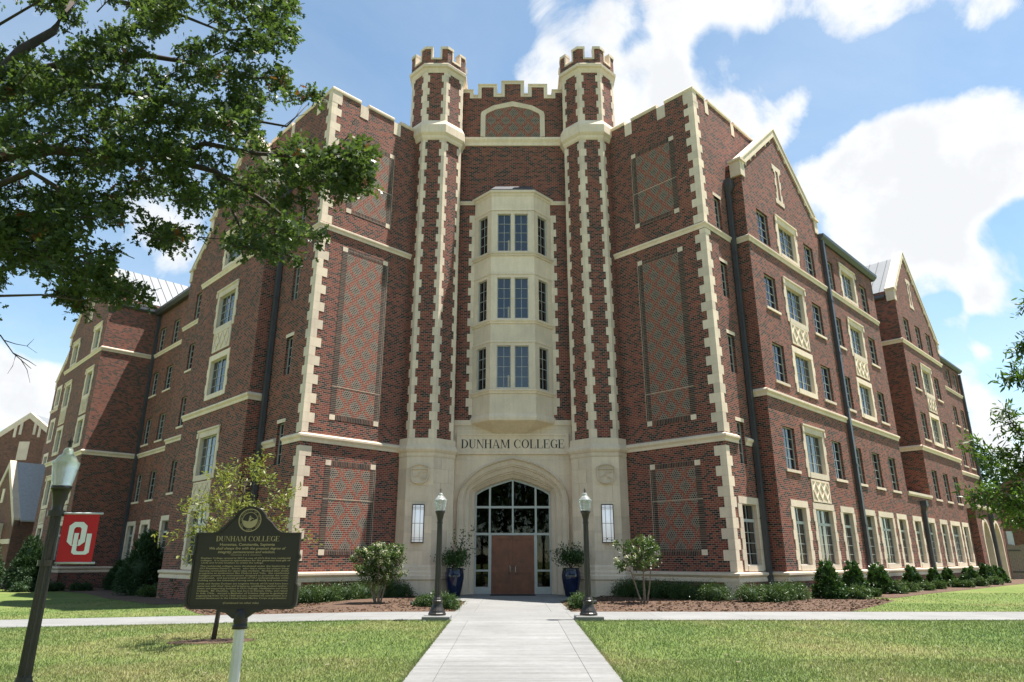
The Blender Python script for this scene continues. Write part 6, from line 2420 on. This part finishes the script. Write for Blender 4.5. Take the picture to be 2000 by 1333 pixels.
bx, by = px3(40, 900, 78)[:2]
far_house('dormitory_hall', 'far orange-brick hall with broad stone-edged gable beyond the shaded wing', (bx - 9.5, by), (1, 0), (0, -1), 19, 30, 10.5, 17.4,
          [(7.9, 9.3, 8.2, 10.4), (7.6, 9.0, 4.4, 6.6), (13.5, 14.9, 8.2, 10.4), (13.5, 14.9, 4.4, 6.6), (3, 4.4, 8.2, 10.4), (3, 4.4, 4.4, 6.6)],
          stone_bits=((0, 19, 7.2, 7.8, .1), (8.9, 10.1, 12.2, 14.3, .06), (8.0, 8.3, 14.8, 16.3, .07), (8.6, 8.9, 15.1, 16.5, .07), (10.2, 10.5, 15.1, 16.5, .07), (10.8, 11.1, 14.8, 16.3, .07), (5.2, 6.6, 10.3, 11.6, .08)))
cx_, cy_ = px3(60, 1000, 62)[:2]
far_house('dining_hall', 'low brick building with steep stone-edged gable and pale oriel beyond the shaded wing', (cx_ - 5.2, cy_ + 1.5), (.80, -.60), (-.60, -.80), 7.5, 16, 4.6, 9.6, [(2.8, 4.6, .8, 2.3)],
          stone_bits=((2.2, 5.2, 2.4, 4.4, .9), (2.2, 5.2, .4, .8, .9), (3.45, 3.95, 6.2, 7.4, .06), (0, 7.5, 2.7, 3.1, .06)), roofm='roof_light')
mb = MB()
P = [(-66, 66), (-46, 66), (-46, 80), (-66, 80)]
low_b = thing('annex_building', 'low annex with pale standing seam metal roof beyond the shaded wing', 'building', (-56, 66, 0))
mb.prism(P, -2, 4.2); mb.build('wall', 'brick_far', low_b)
mb = MB(); mb.ring_loft([[(-67, 65, 4.1), (-45, 65, 4.1), (-45, 65, 4.3), (-67, 65, 4.3)], [(-67, 74, 8.4), (-45, 74, 8.4), (-45, 74, 8.6), (-67, 74, 8.6)]]); mb.build('roof', 'roof_light', low_b)
for k in range(22):
    mb = MB(); x = -66.5 + k
    mb.ring_loft([[(x, 65, 4.3), (x + .08, 65, 4.3), (x + .08, 65, 4.42), (x, 65, 4.42)], [(x, 74, 8.6), (x + .08, 74, 8.6), (x + .08, 74, 8.72), (x, 74, 8.72)]]); mb.build('roof_seam', 'roof_seam', low_b)
hx, hy = px3(1930, 1040, 68)[:2]
far_house('brick_house', 'plain red brick house with white-framed window beyond the wooden gate', (hx, hy), (.82, -.57), (-.57, -.82), 16, 14, 7.0, 12.6, [(5.0, 7.4, 3.4, 5.6), (10, 12.4, 3.4, 5.6)], coping=False, roofm='lead', wallm='brick_far')
gx, gy = px3(1972, 1100, 56)[:2]
fence = thing('wooden_gate', 'weathered grey wooden gate and fence at the end of the sunlit wing', 'gate', (gx, gy, 0))
for k in range(26):
    mb = MB(); x = gx + k * .155
    mb.box(x, x + .148, gy - random.uniform(0, .008), gy + .03, -.3, 2.55 + .05 * math.sin(k))
    mb.build('board', 'bark_light', fence)
for z in (.5, 2.1):
    mb = MB(); mb.box(gx + .1, gx + 1.0, gy - .05, gy - .012, z, z + .09); mb.build('hinge', 'bronze', fence)
mb = MB(); p = FW[1].p(41.9, 1.3, 0); mb.box(p[0], p[0] + .5, p[1], p[1] + .25, 2.1, 3.6)
tag(mb.build('electric_cabinet', 'plastic'), 'pale grey service cabinet on the end wall of the arcaded porch', 'cabinet')


def far_tree(label, x, y, h, rx, mat, n=2600, leaf=.5):
    r = thing('background_tree', label, 'tree', (x, y, zg(x, y)))
    mb = MB(); mb.tube([(x, y, -1.5), (x, y, h * .35), (x + .3, y, h * .8)], [.4, .3, .08], 7)
    mb.build('trunk', 'bark', r, True, False)
    nc = 60
    C = rand_dirs(nc) * np.array([rx, rx, h * .36]) * rng.uniform(.45, 1, (nc, 1)) + np.array([x, y, h * .62])
    idx = rng.integers(0, nc, n)
    Pp = C[idx] + rng.normal(size=(n, 3)) * rx * .16
    big_mesh('crown', leaves(Pp, rand_dirs(n), leaf * rng.uniform(.6, 1.2, n), 'quad'), 0, mat, r)


for k, (x, y, h, r_) in enumerate(((-26, -22, 15, 7), (-13, -26, 16, 7.5), (-1, -30, 17, 8), (12, -25, 16, 7.5), (25, -21, 15, 7), (38, -14, 14, 6.5), (-38, -12, 14, 6.5))):
    far_tree('broad leafy tree on the lawn opposite the entrance, %s of the row' % ords[k], x, y, h, r_, 'oak', 5200, .75)
far_tree('dark tree rising between the sunlit wing and the plain brick house', *px3(1925, 1000, 84)[:2], 15.5, 3.6, 'conifer', 3000, .55)
far_tree('tree standing behind the low annex roof', *px3(-60, 1000, 110)[:2], 14, 6, 'oak', 2400, .7)
far_tree('tree far behind the wooden gate', *px3(2080, 1000, 105)[:2], 13, 6, 'oak', 2400, .7)
